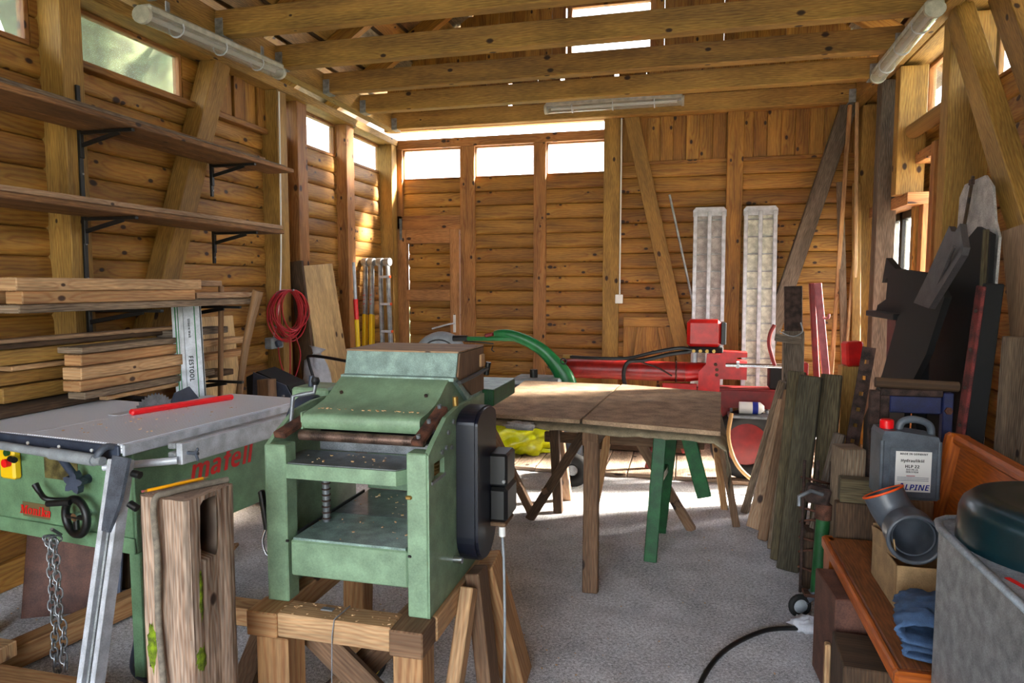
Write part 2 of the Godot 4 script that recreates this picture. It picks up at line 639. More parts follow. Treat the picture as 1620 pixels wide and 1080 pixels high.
	mat("grey_light", Color(0.66, 0.69, 0.71), 0.5, 0.0, dusty, 2.0)
	mat("teal", Color(0.06, 0.19, 0.22), 0.28, 0.1, dusty, 1.2)
	mat("cardboard", Color(0.74, 0.60, 0.42), 0.9, 0.0, dusty, 2.0)
	mat("tape", Color(0.62, 0.42, 0.18), 0.3)
	mat("blanket", Color(0.66, 0.60, 0.48), 0.95, 0.0, grit, 2.0)
	mat("denim", Color(0.30, 0.42, 0.58), 0.95, 0.0, grit, 4.0)
	mat("denim_worn", Color(0.42, 0.48, 0.56), 0.95, 0.0, grit, 4.0)
	mat("blue_film", Color(0.05, 0.30, 0.68), 0.35)
	mat("rope", Color(0.56, 0.52, 0.46), 0.95, 0.0, grit, 6.0)
	mat("tan_hose", Color(0.66, 0.50, 0.30), 0.5)
	mat("plate_brown", Color(0.42, 0.38, 0.22), 0.5, 0.0, rusty, 3.0)
	mat("sticker_brown", Color(0.40, 0.34, 0.22), 0.5)
	mat("ink_red", Color(0.80, 0.06, 0.06), 0.5)
	mat("ink_black", Color(0.03, 0.03, 0.04), 0.6)
	mat("ink_blue", Color(0.05, 0.14, 0.55), 0.6)
	mat("lichen", Color(0.52, 0.62, 0.05), 0.95, 0.0, rusty, 5.0)
	mat("orange", Color(0.90, 0.32, 0.05), 0.5)
	mat("tyre", Color(0.03, 0.03, 0.03), 0.8)
	mat("dark_frame", Color(0.13, 0.11, 0.10), 0.6, 0.0, dusty, 2.0)
	var g := mat("glass", Color(0.92, 0.95, 0.94, 0.10), 0.05)
	g.transparency = BaseMaterial3D.TRANSPARENCY_ALPHA
	var gd := mat("glass_dusty", Color(0.75, 0.77, 0.70, 0.35), 0.5)
	gd.transparency = BaseMaterial3D.TRANSPARENCY_ALPHA
	var gl := mat("clear_cover", Color(0.66, 0.66, 0.62, 0.45), 0.25)
	gl.transparency = BaseMaterial3D.TRANSPARENCY_ALPHA

# ------------------------------------------------------------------ the building
func plank_mesh(length: float, high: float, v: int) -> Mesh:
	var key := "p%.2f,%.3f,%d" % [length, high, v]
	if cache.has(key):
		return cache[key]
	var st := SurfaceTool.new()
	st.begin(Mesh.PRIMITIVE_TRIANGLES)
	var off := uv_off(v)
	var prof := [Vector2(0, -0.008), Vector2(0.025, 0.001), Vector2(0.09, 0.0115), Vector2(0.35, 0.0145), Vector2(0.78, 0.012), Vector2(0.95, 0.005), Vector2(1.0, -0.008)]
	var h := length * 0.5
	for i in prof.size() - 1:
		st.set_smooth_group(i if (i == 0 or i == prof.size() - 2) else 9)
		var a: Vector2 = prof[i]
		var b: Vector2 = prof[i + 1]
		var p := [Vector3(-h, a.x * high, a.y), Vector3(h, a.x * high, a.y), Vector3(h, b.x * high, b.y), Vector3(-h, b.x * high, b.y)]
		var u := []
		for q in p:
			u.append(Vector2(q.x * 0.5, q.y * 2.0) + off)
		quad_out(st, p, u, Vector3(0, high * 0.5, -0.05))
	st.set_smooth_group(-1)
	for e in [-h, h]:
		for i in range(1, prof.size() - 1):
			var a: Vector2 = prof[i]
			var b: Vector2 = prof[i + 1] if i + 1 < prof.size() else prof[0]
			tri_out(st, Vector3(e, 0, -0.008), Vector3(e, a.x * high, a.y), Vector3(e, b.x * high, b.y), off, off + Vector2(0.02, 0), off + Vector2(0, 0.05), Vector3(0, high * 0.5, 0))
	cache[key] = done(st)
	return cache[key]

# rows of rounded boards; basis.x runs along the wall, basis.z out of it; holes and cuts in wall coordinates (u, v)
func plank_wall(par: Node, basis: Basis, base: Vector3, u0: float, u1: float, v0: float, v1: float, holes: Array, cuts: Array, mats: Array, step := 0.15):
	var back := flat()
	var rows := int(round((v1 - v0) / step))
	for r in rows:
		var y := v0 + r * step
		var mid := y + step * 0.5
		var segs := [[u0, u1]]
		for h in holes:
			if mid > h[2] and mid < h[3]:
				var next := []
				for s in segs:
					if h[1] <= s[0] or h[0] >= s[1]:
						next.append(s)
						continue
					if h[0] > s[0]:
						next.append([s[0], h[0]])
					if h[1] < s[1]:
						next.append([h[1], s[1]])
				segs = next
		for c in cuts:
			var next := []
			for s in segs:
				if c > s[0] + 0.1 and c < s[1] - 0.1:
					next.append([s[0], c])
					next.append([c, s[1]])
				else:
					next.append(s)
			segs = next
		for s in segs:
			var len_: float = s[1] - s[0]
			if len_ < 0.03:
				continue
			var mid_u: float = (s[0] + s[1]) * 0.5
			var jit := rng.randf_range(-0.003, 0.003)
			put(par, "plank", plank_mesh(len_ - 0.002, step, rng.randi() % 6), mats[rng.randi() % mats.size()], Transform3D(basis, base + basis.x * mid_u + Vector3(0, y, 0) + basis.z * jit))
			add_box(back, base + basis.x * mid_u + Vector3(0, mid, 0) - basis.z * 0.03, Vector3(len_ + 0.002, step + 0.002, 0.03), basis, 0.0, Vector2.ZERO)
	put(par, "sheathing", done(back), M.roof_deck, Transform3D.IDENTITY)

func window(n: int, basis: Basis, base: Vector3, u0: float, u1: float, v0: float, v1: float, glass: Material, label: String, frame_w := 0.025):
	var c := base + basis.x * ((u0 + u1) * 0.5) + Vector3(0, (v0 + v1) * 0.5, 0) - basis.z * 0.02
	var o := structure("window_%d" % n, label, c)
	var w := u1 - u0
	var h := v1 - v0
	put(o, "pane", box_mesh(Vector3(w - 0.01, h - 0.01, 0.004), 0.0), glass, Transform3D(basis, c))
	for s in [-1.0, 1.0]:
		put(o, "window_frame", box_mesh(Vector3(w, frame_w, 0.05), 0.003), M.frame_wood, Transform3D(basis, c + Vector3(0, s * (h - frame_w) * 0.5, 0)))
		put(o, "window_frame", box_mesh(Vector3(frame_w, h - frame_w * 2.0, 0.05), 0.003), M.frame_wood, Transform3D(basis, c + basis.x * s * (w - frame_w) * 0.5))

func build_structure():
	var bl := Basis(Vector3(0, 0, -1), Vector3.UP, Vector3(1, 0, 0))
	var br := Basis(Vector3(0, 0, 1), Vector3.UP, Vector3(-1, 0, 0))
	var bk := Basis.IDENTITY
	var bf := Basis(Vector3(-1, 0, 0), Vector3.UP, Vector3(0, 0, -1))
	var pines := [M.pine_a, M.pine_b, M.pine_c]
	# floor: concrete in front, raised planks along the back
	var fl := structure("floor", "rough grey concrete floor with planks along the back")
	bb(fl, "concrete_slab", Vector3(-3.4, -0.12, -7.3), Vector3(1.95, 0.0, 3.1), M.concrete, 0.0)
	var x := -3.2
	while x < 1.7:
		var w := 0.185
		bb(fl, "plank", Vector3(x, 0.001, -7.1), Vector3(x + w - 0.008, 0.03 + rng.randf_range(0, 0.006), -5.38 + rng.randf_range(-0.015, 0.015)), M.plank_floor, 0.003)
		x += w
	var out := structure("ground", "grass and earth outside the workshop")
	bb(out, "turf", Vector3(-40, -0.4, -50), Vector3(40, -0.14, 40), M.grass, 0.0)
	bb(out, "bounce_gravel", Vector3(-6, -0.15, 3.2), Vector3(6, -0.10, 14), M.gravel, 0.0)  # unseen pale gravel, added to bounce daylight up to the joists
	bb(out, "bounce_gravel", Vector3(2.0, -0.15, -12), Vector3(8, -0.10, 3.2), M.gravel, 0.0)
	bb(out, "bounce_gravel", Vector3(-6, -0.15, -14), Vector3(2.0, -0.10, -7.3), M.gravel, 0.0)
	# left wall
	var wl := structure("wall_left", "long pine board wall with posts and braces")
	var lh := [[-1.2, -0.4, 2.7, 3.0], [-0.2, 0.6, 2.7, 3.0], [0.9, 1.7, 2.7, 3.0], [1.95, 2.86, 2.7, 3.0], [3.04, 3.94, 2.7, 3.0], [4.95, 5.13, 2.7, 3.0], [5.31, 5.96, 2.7, 3.0], [6.15, 6.95, 2.7, 3.0]]
	plank_wall(wl, bl, Vector3(XL, 0, 0), -3.0, 7.1, 0.0, 3.0, lh, [-0.9, 1.85, 2.96, 4.85, 6.05], pines)
	for i in lh.size():
		window(i + 1, bl, Vector3(XL, 0, 0), lh[i][0], lh[i][1], 2.7, 3.0, M.glass_dusty if i in [3, 4] else M.glass, "narrow high window in the long board wall with pale frame %s" % ["past the shelves", "above the shelf"][1 if i in [3, 4] else 0])
	for z in [1.9, 0.35, -1.0, -2.97, -4.86, -6.98]:
		bb(wl, "post", Vector3(XL - 0.02, 0.0, z - 0.065), Vector3(-3.07, 3.0, z + 0.065), M.beam_a)
	for z in [-5.2, -6.04]:
		bb(wl, "stud", Vector3(XL - 0.02, 0.0, z - 0.075), Vector3(-3.10, 3.0, z + 0.075), M.frame_wood)
	bar(wl, "brace", Vector3(-3.135, 3.02, -4.18), Vector3(-3.135, 0.1, -3.06), 0.13, 0.15, M.beam_b, Vector3(0, 0, 1))
	bb(wl, "top_plate", Vector3(XL - 0.03, 3.0, -7.1), Vector3(-3.06, 3.07, 3.0), M.beam_a)
	bb(wl, "sill_rail", Vector3(XL, 2.66, -4.78), Vector3(-3.14, 2.70, -2.98), M.pine_b)
	for k in 4:
		var zz := -4.28 - k * 0.14
		bb(wl, "upright_board", Vector3(XL + 0.0, 2.68, zz - 0.13), Vector3(XL + 0.035 + (k % 2) * 0.015, 3.0, zz), pines[k % 3])
	# right wall with a low doorway between two posts
	var wr := structure("wall_right", "board wall with high windows and a low doorway")
	var rh := [[-5.95, -5.0, 2.7, 3.15], [-4.78, -3.85, 2.7, 3.15], [-3.5, -2.6, 2.7, 3.15], [-1.9, -1.0, 2.7, 3.15], [-0.6, 0.3, 2.7, 3.15]]
	var holes := rh.duplicate()
	holes.append([-6.72, -5.92, 0.3, 2.1])
	holes.append([-5.71, -5.36, 0.0, 2.4])
	plank_wall(wr, br, Vector3(XR, 0, 0), -7.1, 3.0, 0.0, 3.15, holes, [-6.1, -4.9, -2.5, 0.5], pines)
	for i in rh.size():
		window(20 + i, br, Vector3(XR, 0, 0), rh[i][0], rh[i][1], 2.7, 3.15, M.glass_dusty if i == 1 else M.glass, "high window in the wall above the bench")
	for z in [-6.98, -4.82, -2.4, 0.2, 1.9]:
		bb(wr, "post", Vector3(1.50, 0.0, z - 0.065), Vector3(XR + 0.02, 3.12, z + 0.065), M.beam_a)
	bb(wr, "post", Vector3(1.46, 0.0, -6.26), Vector3(1.60, 3.12, -6.12), M.weathered)
	bb(wr, "post", Vector3(1.50, 2.18, -5.90), Vector3(1.69, 3.12, -5.78), M.beam_a)
	bb(wr, "door_jamb", Vector3(1.60, 0.0, -5.36), Vector3(XR + 0.02, 2.48, -5.28), M.frame_wood)
	bb(wr, "door_jamb", Vector3(1.67, 0.0, -5.80), Vector3(XR + 0.02, 2.12, -5.71), M.frame_wood)
	bb(wr, "door_jamb", Vector3(1.65, 0.0, -5.91), Vector3(XR + 0.02, 2.12, -5.84), M.beam_a)
	bb(wr, "window_rail", Vector3(1.62, 2.40, -5.77), Vector3(1.72, 2.48, -4.89), M.frame_wood)
	bb(wr, "window_rail", Vector3(1.56, 2.10, -6.80), Vector3(1.72, 2.19, -5.70), M.door_wood)
	bar(wr, "brace", Vector3(1.54, 3.12, -4.76), Vector3(1.54, 0.85, -3.06), 0.10, 0.15, M.beam_a, Vector3(0, 0, 1))
	bar(wr, "brace", Vector3(1.63, 3.12, -4.42), Vector3(1.63, 0.9, -2.76), 0.09, 0.17, M.beam_b, Vector3(0, 0, 1))
	rod(wr, "log_rail", Vector3(1.60, 2.64, -5.77), Vector3(1.60, 2.64, -4.89), 0.055, M.beam_b)
	bb(wr, "top_plate", Vector3(1.55, 3.15, -7.1), Vector3(XR + 0.03, 3.26, 3.0), M.beam_a)
	# lower casement window, dark frame
	var cw := structure("window_30", "dark framed tall double casement in the side wall", Vector3(1.72, 1.7, -6.32))
	for v in [[-6.72, -6.66], [-6.35, -6.28], [-5.98, -5.92]]:
		bb(cw, "window_frame", Vector3(1.69, 0.3, v[0]), Vector3(1.74, 2.1, v[1]), M.dark_frame)
	for v in [[0.3, 0.38], [1.30, 1.38], [2.04, 2.1]]:
		bb(cw, "window_frame", Vector3(1.69, v[0], -6.72), Vector3(1.74, v[1], -5.92), M.dark_frame)
	for v in [[-6.66, -6.35], [-6.28, -5.98]]:
		bb(cw, "pane", Vector3(1.712, 1.38, v[0]), Vector3(1.716, 2.04, v[1]), M.glass, 0.0)
		bb(cw, "pane", Vector3(1.712, 0.38, v[0]), Vector3(1.716, 1.30, v[1]), M.glass, 0.0)
	# back wall: timber gate on one half, boards on the other
	var wb := structure("wall_back", "gate and knotty pine boards at the end of the workshop")
	plank_wall(wb, bk, Vector3(0, 0, ZB), -0.68, 1.74, 0.03, 2.73, [], [0.43], pines)
	for k in 19:
		var xx := -0.66 + k * 0.125
		bb(wb, "upright_board", Vector3(xx, 2.72, ZB - 0.03), Vector3(xx + 0.1255, 3.20, ZB + 0.012 + (k % 2) * 0.014), pines[k % 3])
	bb(wb, "sheathing", Vector3(-0.68, 2.70, ZB - 0.06), Vector3(1.74, 3.22, ZB - 0.032), M.roof_deck, 0.0)
	bb(wb, "rail", Vector3(-0.67, 2.70, ZB), Vector3(1.72, 2.735, ZB + 0.035), M.pine_b)
	bb(wb, "post", Vector3(-0.83, 0, ZB - 0.03), Vector3(-0.67, 3.22, ZB + 0.10), M.beam_a)
	bb(wb, "post", Vector3(0.35, 0, ZB - 0.03), Vector3(0.50, 3.22, ZB + 0.08), M.pine_a)
	bb(wb, "post", Vector3(1.55, 0, ZB - 0.03), Vector3(1.72, 3.22, ZB + 0.12), M.pine_b)
	bb(wb, "header", Vector3(-3.22, 3.16, ZB - 0.03), Vector3(1.76, 3.34, ZB + 0.06), M.pine_a)
	bar(wb, "brace", Vector3(-0.56, 3.16, -6.99), Vector3(0.16, 0.05, -6.99), 0.10, 0.14, M.beam_b, Vector3(1, 0, 0))
	bar(wb, "brace", Vector3(1.40, 3.16, -6.97), Vector3(0.50, 0.05, -6.97), 0.10, 0.14, M.weathered, Vector3(1, 0, 0))
	rod(wb, "conduit", Vector3(-0.18, 2.38, -6.92), Vector3(0.08, 1.25, -6.92), 0.011, M.alu_dull)
	# gate frame
	bb(wb, "gate_header", Vector3(-3.20, 2.97, ZB - 0.02), Vector3(-0.83, 3.065, ZB + 0.06), M.frame_wood)
	bb(wb, "gate_post", Vector3(-3.20, 0, ZB - 0.03), Vector3(-3.10, 3.065, ZB + 0.08), M.frame_wood)
	bb(wb, "gate_stile", Vector3(-2.36, 0, ZB - 0.02), Vector3(-2.20, 2.97, ZB + 0.05), M.frame_wood)
	bb(wb, "gate_stile", Vector3(-1.56, 0, ZB - 0.02), Vector3(-1.43, 2.97, ZB + 0.05), M.frame_wood)
	bb(wb, "gate_stile", Vector3(-3.10, 2.12, ZB - 0.02), Vector3(-3.02, 2.97, ZB + 0.05), M.frame_wood)
	plank_wall(wb, bk, Vector3(0, 0, ZB), -2.20, -1.56, 0.10, 2.65, [], [], pines)
	plank_wall(wb, bk, Vector3(0, 0, ZB), -1.43, -0.83, 0.10, 2.65, [], [], pines)
	plank_wall(wb, bk, Vector3(0, 0, ZB), -3.02, -2.36, 2.20, 2.65, [], [], pines)
	bb(wb, "gate_rail", Vector3(-3.10, 2.105, ZB - 0.02), Vector3(-2.36, 2.26, ZB + 0.05), M.frame_wood)
	for v in [[-3.10, -2.36], [-2.20, -1.56], [-1.43, -0.83]]:
		bb(wb, "gate_sill", Vector3(v[0], 0.03, ZB - 0.02), Vector3(v[1], 0.10, ZB + 0.05), M.frame_wood)
	var wi := 40
	for v in [[-3.02, -2.36], [-2.20, -1.56], [-1.43, -0.83]]:
		window(wi, bk, Vector3(0, 0, ZB), v[0], v[1], 2.65, 2.97, M.glass, "blown out bright glazed opening in the timber gate", 0.012)
		wi += 1
	# wicket door in the gate
	var d := structure("door_1", "framed board wicket door in the timber gate", Vector3(-2.7, 0.06, ZB))
	bb(d, "stile", Vector3(-3.09, 0.06, ZB - 0.01), Vector3(-2.975, 2.11, ZB + 0.065), M.door_wood)
	bb(d, "stile", Vector3(-2.475, 0.06, ZB - 0.01), Vector3(-2.37, 2.11, ZB + 0.065), M.door_wood)
	for v in [[1.96, 2.11], [1.34, 1.46], [0.06, 0.28]]:
		bb(d, "door_rail", Vector3(-2.975, v[0], ZB - 0.01), Vector3(-2.475, v[1], ZB + 0.062), M.door_wood)
	plank_wall(d, bk, Vector3(0, 0, ZB - 0.02), -2.975, -2.475, 0.21, 1.41, [], [], pines)
	plank_wall(d, bk, Vector3(0, 0, ZB - 0.02), -2.975, -2.475, 1.40, 2.0, [], [], pines)
	bb(d, "lock_plate", Vector3(-2.44, 1.0, ZB + 0.065), Vector3(-2.41, 1.19, ZB + 0.072), M.white)
	tube(d, "handle", [Vector3(-2.425, 1.10, ZB + 0.07), Vector3(-2.425, 1.10, ZB + 0.12), Vector3(-2.50, 1.085, ZB + 0.13), Vector3(-2.66, 1.04, ZB + 0.13)], 0.009, M.alu, false)
	for v in [2.13, 0.5]:
		bb(d, "hinge", Vector3(-3.05, v - 0.13, ZB + 0.066), Vector3(-3.02, v + 0.10, ZB + 0.074), M.steel)
		rod(d, "hinge_pin", Vector3(-3.085, v - 0.05, ZB + 0.075), Vector3(-3.085, v + 0.09, ZB + 0.075), 0.010, M.steel)
	# small hatch low in the boards
	var ha := structure("door_2", "small board hatch with ledges low in the back wall", Vector3(-0.36, 0.55, ZB))
	bb(ha, "leaf", Vector3(-0.62, 0.30, ZB + 0.02), Vector3(-0.10, 1.19, ZB + 0.05), M.pine_a)
	for v in [1.14, 0.62]:
		bb(ha, "ledge", Vector3(-0.62, v - 0.05, ZB + 0.05), Vector3(-0.10, v + 0.05, ZB + 0.075), M.pine_c)
	bar(ha, "ledge", Vector3(-0.50, 0.66, ZB + 0.062), Vector3(-0.45, 1.09, ZB + 0.062), 0.025, 0.06, M.pine_c, Vector3(1, 0, 0))
	bar(ha, "ledge", Vector3(-0.16, 0.66, ZB + 0.062), Vector3(-0.25, 1.09, ZB + 0.062), 0.025, 0.06, M.pine_c, Vector3(1, 0, 0))
	# wall behind the photographer with its open gateway
	var wf := structure("wall_front", "board wall with an open gateway facing the yard")
	plank_wall(wf, bf, Vector3(0, 0, 3.0), -1.9, 3.4, 0.0, 3.3, [[-1.0, 2.6, 0.0, 2.7]], [], pines)
	# loft and roof
	var ce := structure("ceiling", "open joists under the boarded gable roof")
	bb(ce, "ledger", Vector3(-3.12, 3.135, -7.05), Vector3(-3.02, 3.30, 3.0), M.beam_a)
	bb(ce, "ledger", Vector3(1.42, 3.13, -7.05), Vector3(1.52, 3.30, 3.0), M.beam_a)
	for z in [-6.86, -6.14, -5.46, -4.76, -4.08, -3.4, -2.7, -2.0, -1.3, -0.6, 0.1, 0.8, 1.5, 2.2]:
		bb(ce, "joist", Vector3(-3.02, 3.13, z - 0.05), Vector3(1.42, 3.29, z + 0.05), M.beam_b if int(z * 10) % 3 == 0 else M.beam_a, 0.006)
		for s in [[-3.02, -2.96], [1.36, 1.42]]:
			bb(ce, "joist_hanger", Vector3(s[0], 3.122, z - 0.055), Vector3(s[1], 3.24, z + 0.055), M.zinc)
	var ridge := Vector2(-0.75, 5.15)
	for sd in [[-3.62, 3.24], [2.12, 3.24]]:
		var e := Vector2(sd[0], sd[1])
		var run := ridge - e
		var len_ := run.length()
		var dir := run.normalized()
		var nrm := Vector2(-dir.y, dir.x) if dir.x > 0 else Vector2(dir.y, -dir.x)
		var mid := (e + ridge) * 0.5 + nrm * 0.17
		var bs := Basis(Vector3(dir.x, dir.y, 0), Vector3(nrm.x, nrm.y, 0), Vector3(0, 0, 1))
		if bs.determinant() < 0.0:
			bs.z = -bs.z
		put(ce, "roof_deck", box_mesh(Vector3(len_ + 0.1, 0.02, 10.8), 0.0), M.roof_deck, Transform3D(bs, Vector3(mid.x, mid.y, -2.2)))
		var k := 0
		var t := 0.12
		while t < len_:
			var c := e + dir * t + nrm * 0.145
			for zz in [-5.9, -2.9, 0.6]:
				put(ce, "roof_board", box_mesh(Vector3(0.155, 0.022, 3.1), 0.002), [M.pine_b, M.shelf_wood, M.beam_b, M.sawn_grey][(k + int(zz)) % 4], Transform3D(bs, Vector3(c.x, c.y, zz + 0.2)))
			t += 0.19
			k += 1
		for zz in [-6.6, -5.8, -5.0, -4.2, -3.4, -2.6, -1.8, -1.0, -0.2, 0.6, 1.4, 2.2]:
			var c := (e + ridge) * 0.5 + nrm * 0.06
			put(ce, "rafter", box_mesh(Vector3(len_, 0.14, 0.08), 0.003), M.pine_a, Transform3D(bs, Vector3(c.x, c.y, zz)))
	bb(ce, "ridge_beam", Vector3(-0.81, 4.88, -7.1), Vector3(-0.69, 5.06, 3.0), M.pine_b)
	# gable boards above the header, with gaps and a window
	for side in [ZB, 3.0]:
		var xx := -3.2
		var n := 0
		while xx < 1.72:
			var cx := xx + 0.07
			var top := 3.42 + (2.87 - absf(cx + 0.75)) * 0.665
			var segs := [[3.34, top]]
			if cx > -1.20 and cx < -0.36:
				segs = [[3.34, 3.78], [4.30, top]]
			if side == ZB and n > 6 and n < 20:
				segs[0][0] = 3.60 + (n % 3) * 0.01
			for s in segs:
				if s[1] - s[0] > 0.03:
					bb(ce, "gable_board", Vector3(xx, s[0], side - 0.03), Vector3(xx + (0.138 if n % 4 == 0 else 0.1405), s[1], side), pines[n % 3], 0.002)
			xx += 0.14
			n += 1
		if side == ZB:
			xx = -2.9
			n = 0
			while xx < 1.6:
				bb(ce, "gable_infill", Vector3(xx, 3.34, side - 0.035), Vector3(xx + (0.27 if n % 2 == 0 else 0.23), 3.615, side - 0.005), M.shelf_wood, 0.002)
				xx += 0.275
				n += 1
	var gw := structure("window_50", "small gable window high in the roof space", Vector3(-0.78, 4.04, ZB))
	bb(gw, "pane", Vector3(-1.19, 3.80, ZB - 0.02), Vector3(-0.37, 4.29, ZB - 0.016), M.glass, 0.0)
	for v in [[-1.22, -1.17], [-0.39, -0.34]]:
		bb(gw, "window_frame", Vector3(v[0], 3.76, ZB - 0.03), Vector3(v[1], 4.33, ZB + 0.03), M.frame_wood)
	for v in [[3.76, 3.81], [4.28, 4.33]]:
		bb(gw, "window_frame", Vector3(-1.17, v[0], ZB - 0.03), Vector3(-0.39, v[1], ZB + 0.03), M.frame_wood)
	# unseen tree, added to block the sun through the bench wall's high windows
	var tr := thing("added_shade_tree", "broad leafy tree added out of view to shade the high windows", "tree", Vector3(6.3, -0.14, -5.6))
	rod(tr, "trunk", Vector3(6.3, -0.14, -5.6), Vector3(6.3, 5.0, -5.6), 0.16, M.bark)
	for c in [[6.2, 6.0, -6.2, 1.5, 31], [6.4, 6.2, -4.6, 1.6, 51], [6.1, 6.1, -3.0, 1.5, 52], [6.3, 7.2, -5.0, 1.8, 53]]:
		blob(tr, "crown", Vector3(c[0], c[1], c[2]), Vector3(1.5, c[3], 1.7), 0.25, 0.4, c[4], M.hedge_green, false, 36, 22, true)
	# greenery on the bank outside
	for h in [[-7.4, -8.6, 1.9, 3.6, 31], [-6.4, 0.6, 1.5, 1.5, 32], [-7.6, -3.9, 2.0, 3.0, 33]]:
		var s := thing("shrub", "%s green shrub growing outside the long wall" % {31: "tall bushy", 32: "low rounded", 33: "medium sized spreading"}[h[4]], "shrub", Vector3(h[0], -0.14, h[1]), 0.0, "shrubs outside")
		blob(s, "foliage", Vector3(h[0], h[3] * 0.9, h[1]), Vector3(1.4, h[3], 1.5), 0.5, 0.35, h[4], M.hedge_green, false, 40, 26, true)
		rod(s, "trunk", Vector3(h[0], -0.14, h[1]), Vector3(h[0], 1.0, h[1]), 0.07, M.bark)

# ------------------------------------------------------------------ goods along the long wall
func lamp(a: Vector3, b: Vector3, label: String, drop: Vector3):
	var t := thing("tube_light", label, "light", (a + b) * 0.5, 0.0, "fluorescent batten lights")
	var d := (b - a).normalized()
	put(t, "housing", box_mesh(Vector3(a.distance_to(b), 0.045, 0.10), 0.012), M.white_lamp, Transform3D(look(a, b), (a + b) * 0.5 + Vector3(0, 0.035, 0)))
	tube(t, "diffuser", [a + d * 0.01, b - d * 0.01], 0.052, M.clear_cover, false, 16, [], 0.042)
	rod(t, "tube", a + d * 0.05, b - d * 0.05, 0.014, M.white)
	for e in [a, b]:
		tube(t, "end_cap", [e - d * 0.012, e + d * 0.012], 0.056, M.white_lamp, false, 16, [], 0.047)
	for k in 3:
		var p := a.lerp(b, 0.2 + 0.3 * k)
		ring(t, "clip", p + Vector3(0, 0.005, 0), d, 0.05, 0.005, M.alu, 16)
	bar(t, "bracket", a.lerp(b, 0.15) + Vector3(0, 0.05, 0), a.lerp(b, 0.15) + drop, 0.03, 0.008, M.zinc, Vector3(1, 0, 0), 0.001)
	bar(t, "bracket", a.lerp(b, 0.85) + Vector3(0, 0.05, 0), a.lerp(b, 0.85) + drop, 0.03, 0.008, M.zinc, Vector3(1, 0, 0), 0.001)

func shelf_bracket(par: Node, y: float, z: float, reach: float):
	var st := flat()
	var x0 := -3.06
	add_box(st, Vector3(x0 + reach * 0.5, y - 0.012, z), Vector3(reach, 0.016, 0.022), Basis.IDENTITY, 0.002, Vector2.ZERO)
	var a := Vector3(x0 + 0.008, y - 0.075, z)
	var b := Vector3(x0 + reach * 0.75, y - 0.02, z)
	add_box(st, (a + b) * 0.5, Vector3(a.distance_to(b), 0.022, 0.012), look(a, b), 0.002, Vector2.ZERO)
	add_box(st, Vector3(x0 + 0.006, y - 0.07, z), Vector3(0.012, 0.14, 0.024), Basis.IDENTITY, 0.002, Vector2.ZERO)
	put(par, "bracket", done(st), M.black, Transform3D.IDENTITY)

func board(n: String, label: String, c: Vector3, s: Vector3, m: Material, rot := Vector3.ZERO, group := ""):
	return tag(bx(self, n, c, s, m, rot, 0.004), label, "plank" if s.y < 0.045 else "beam", group)

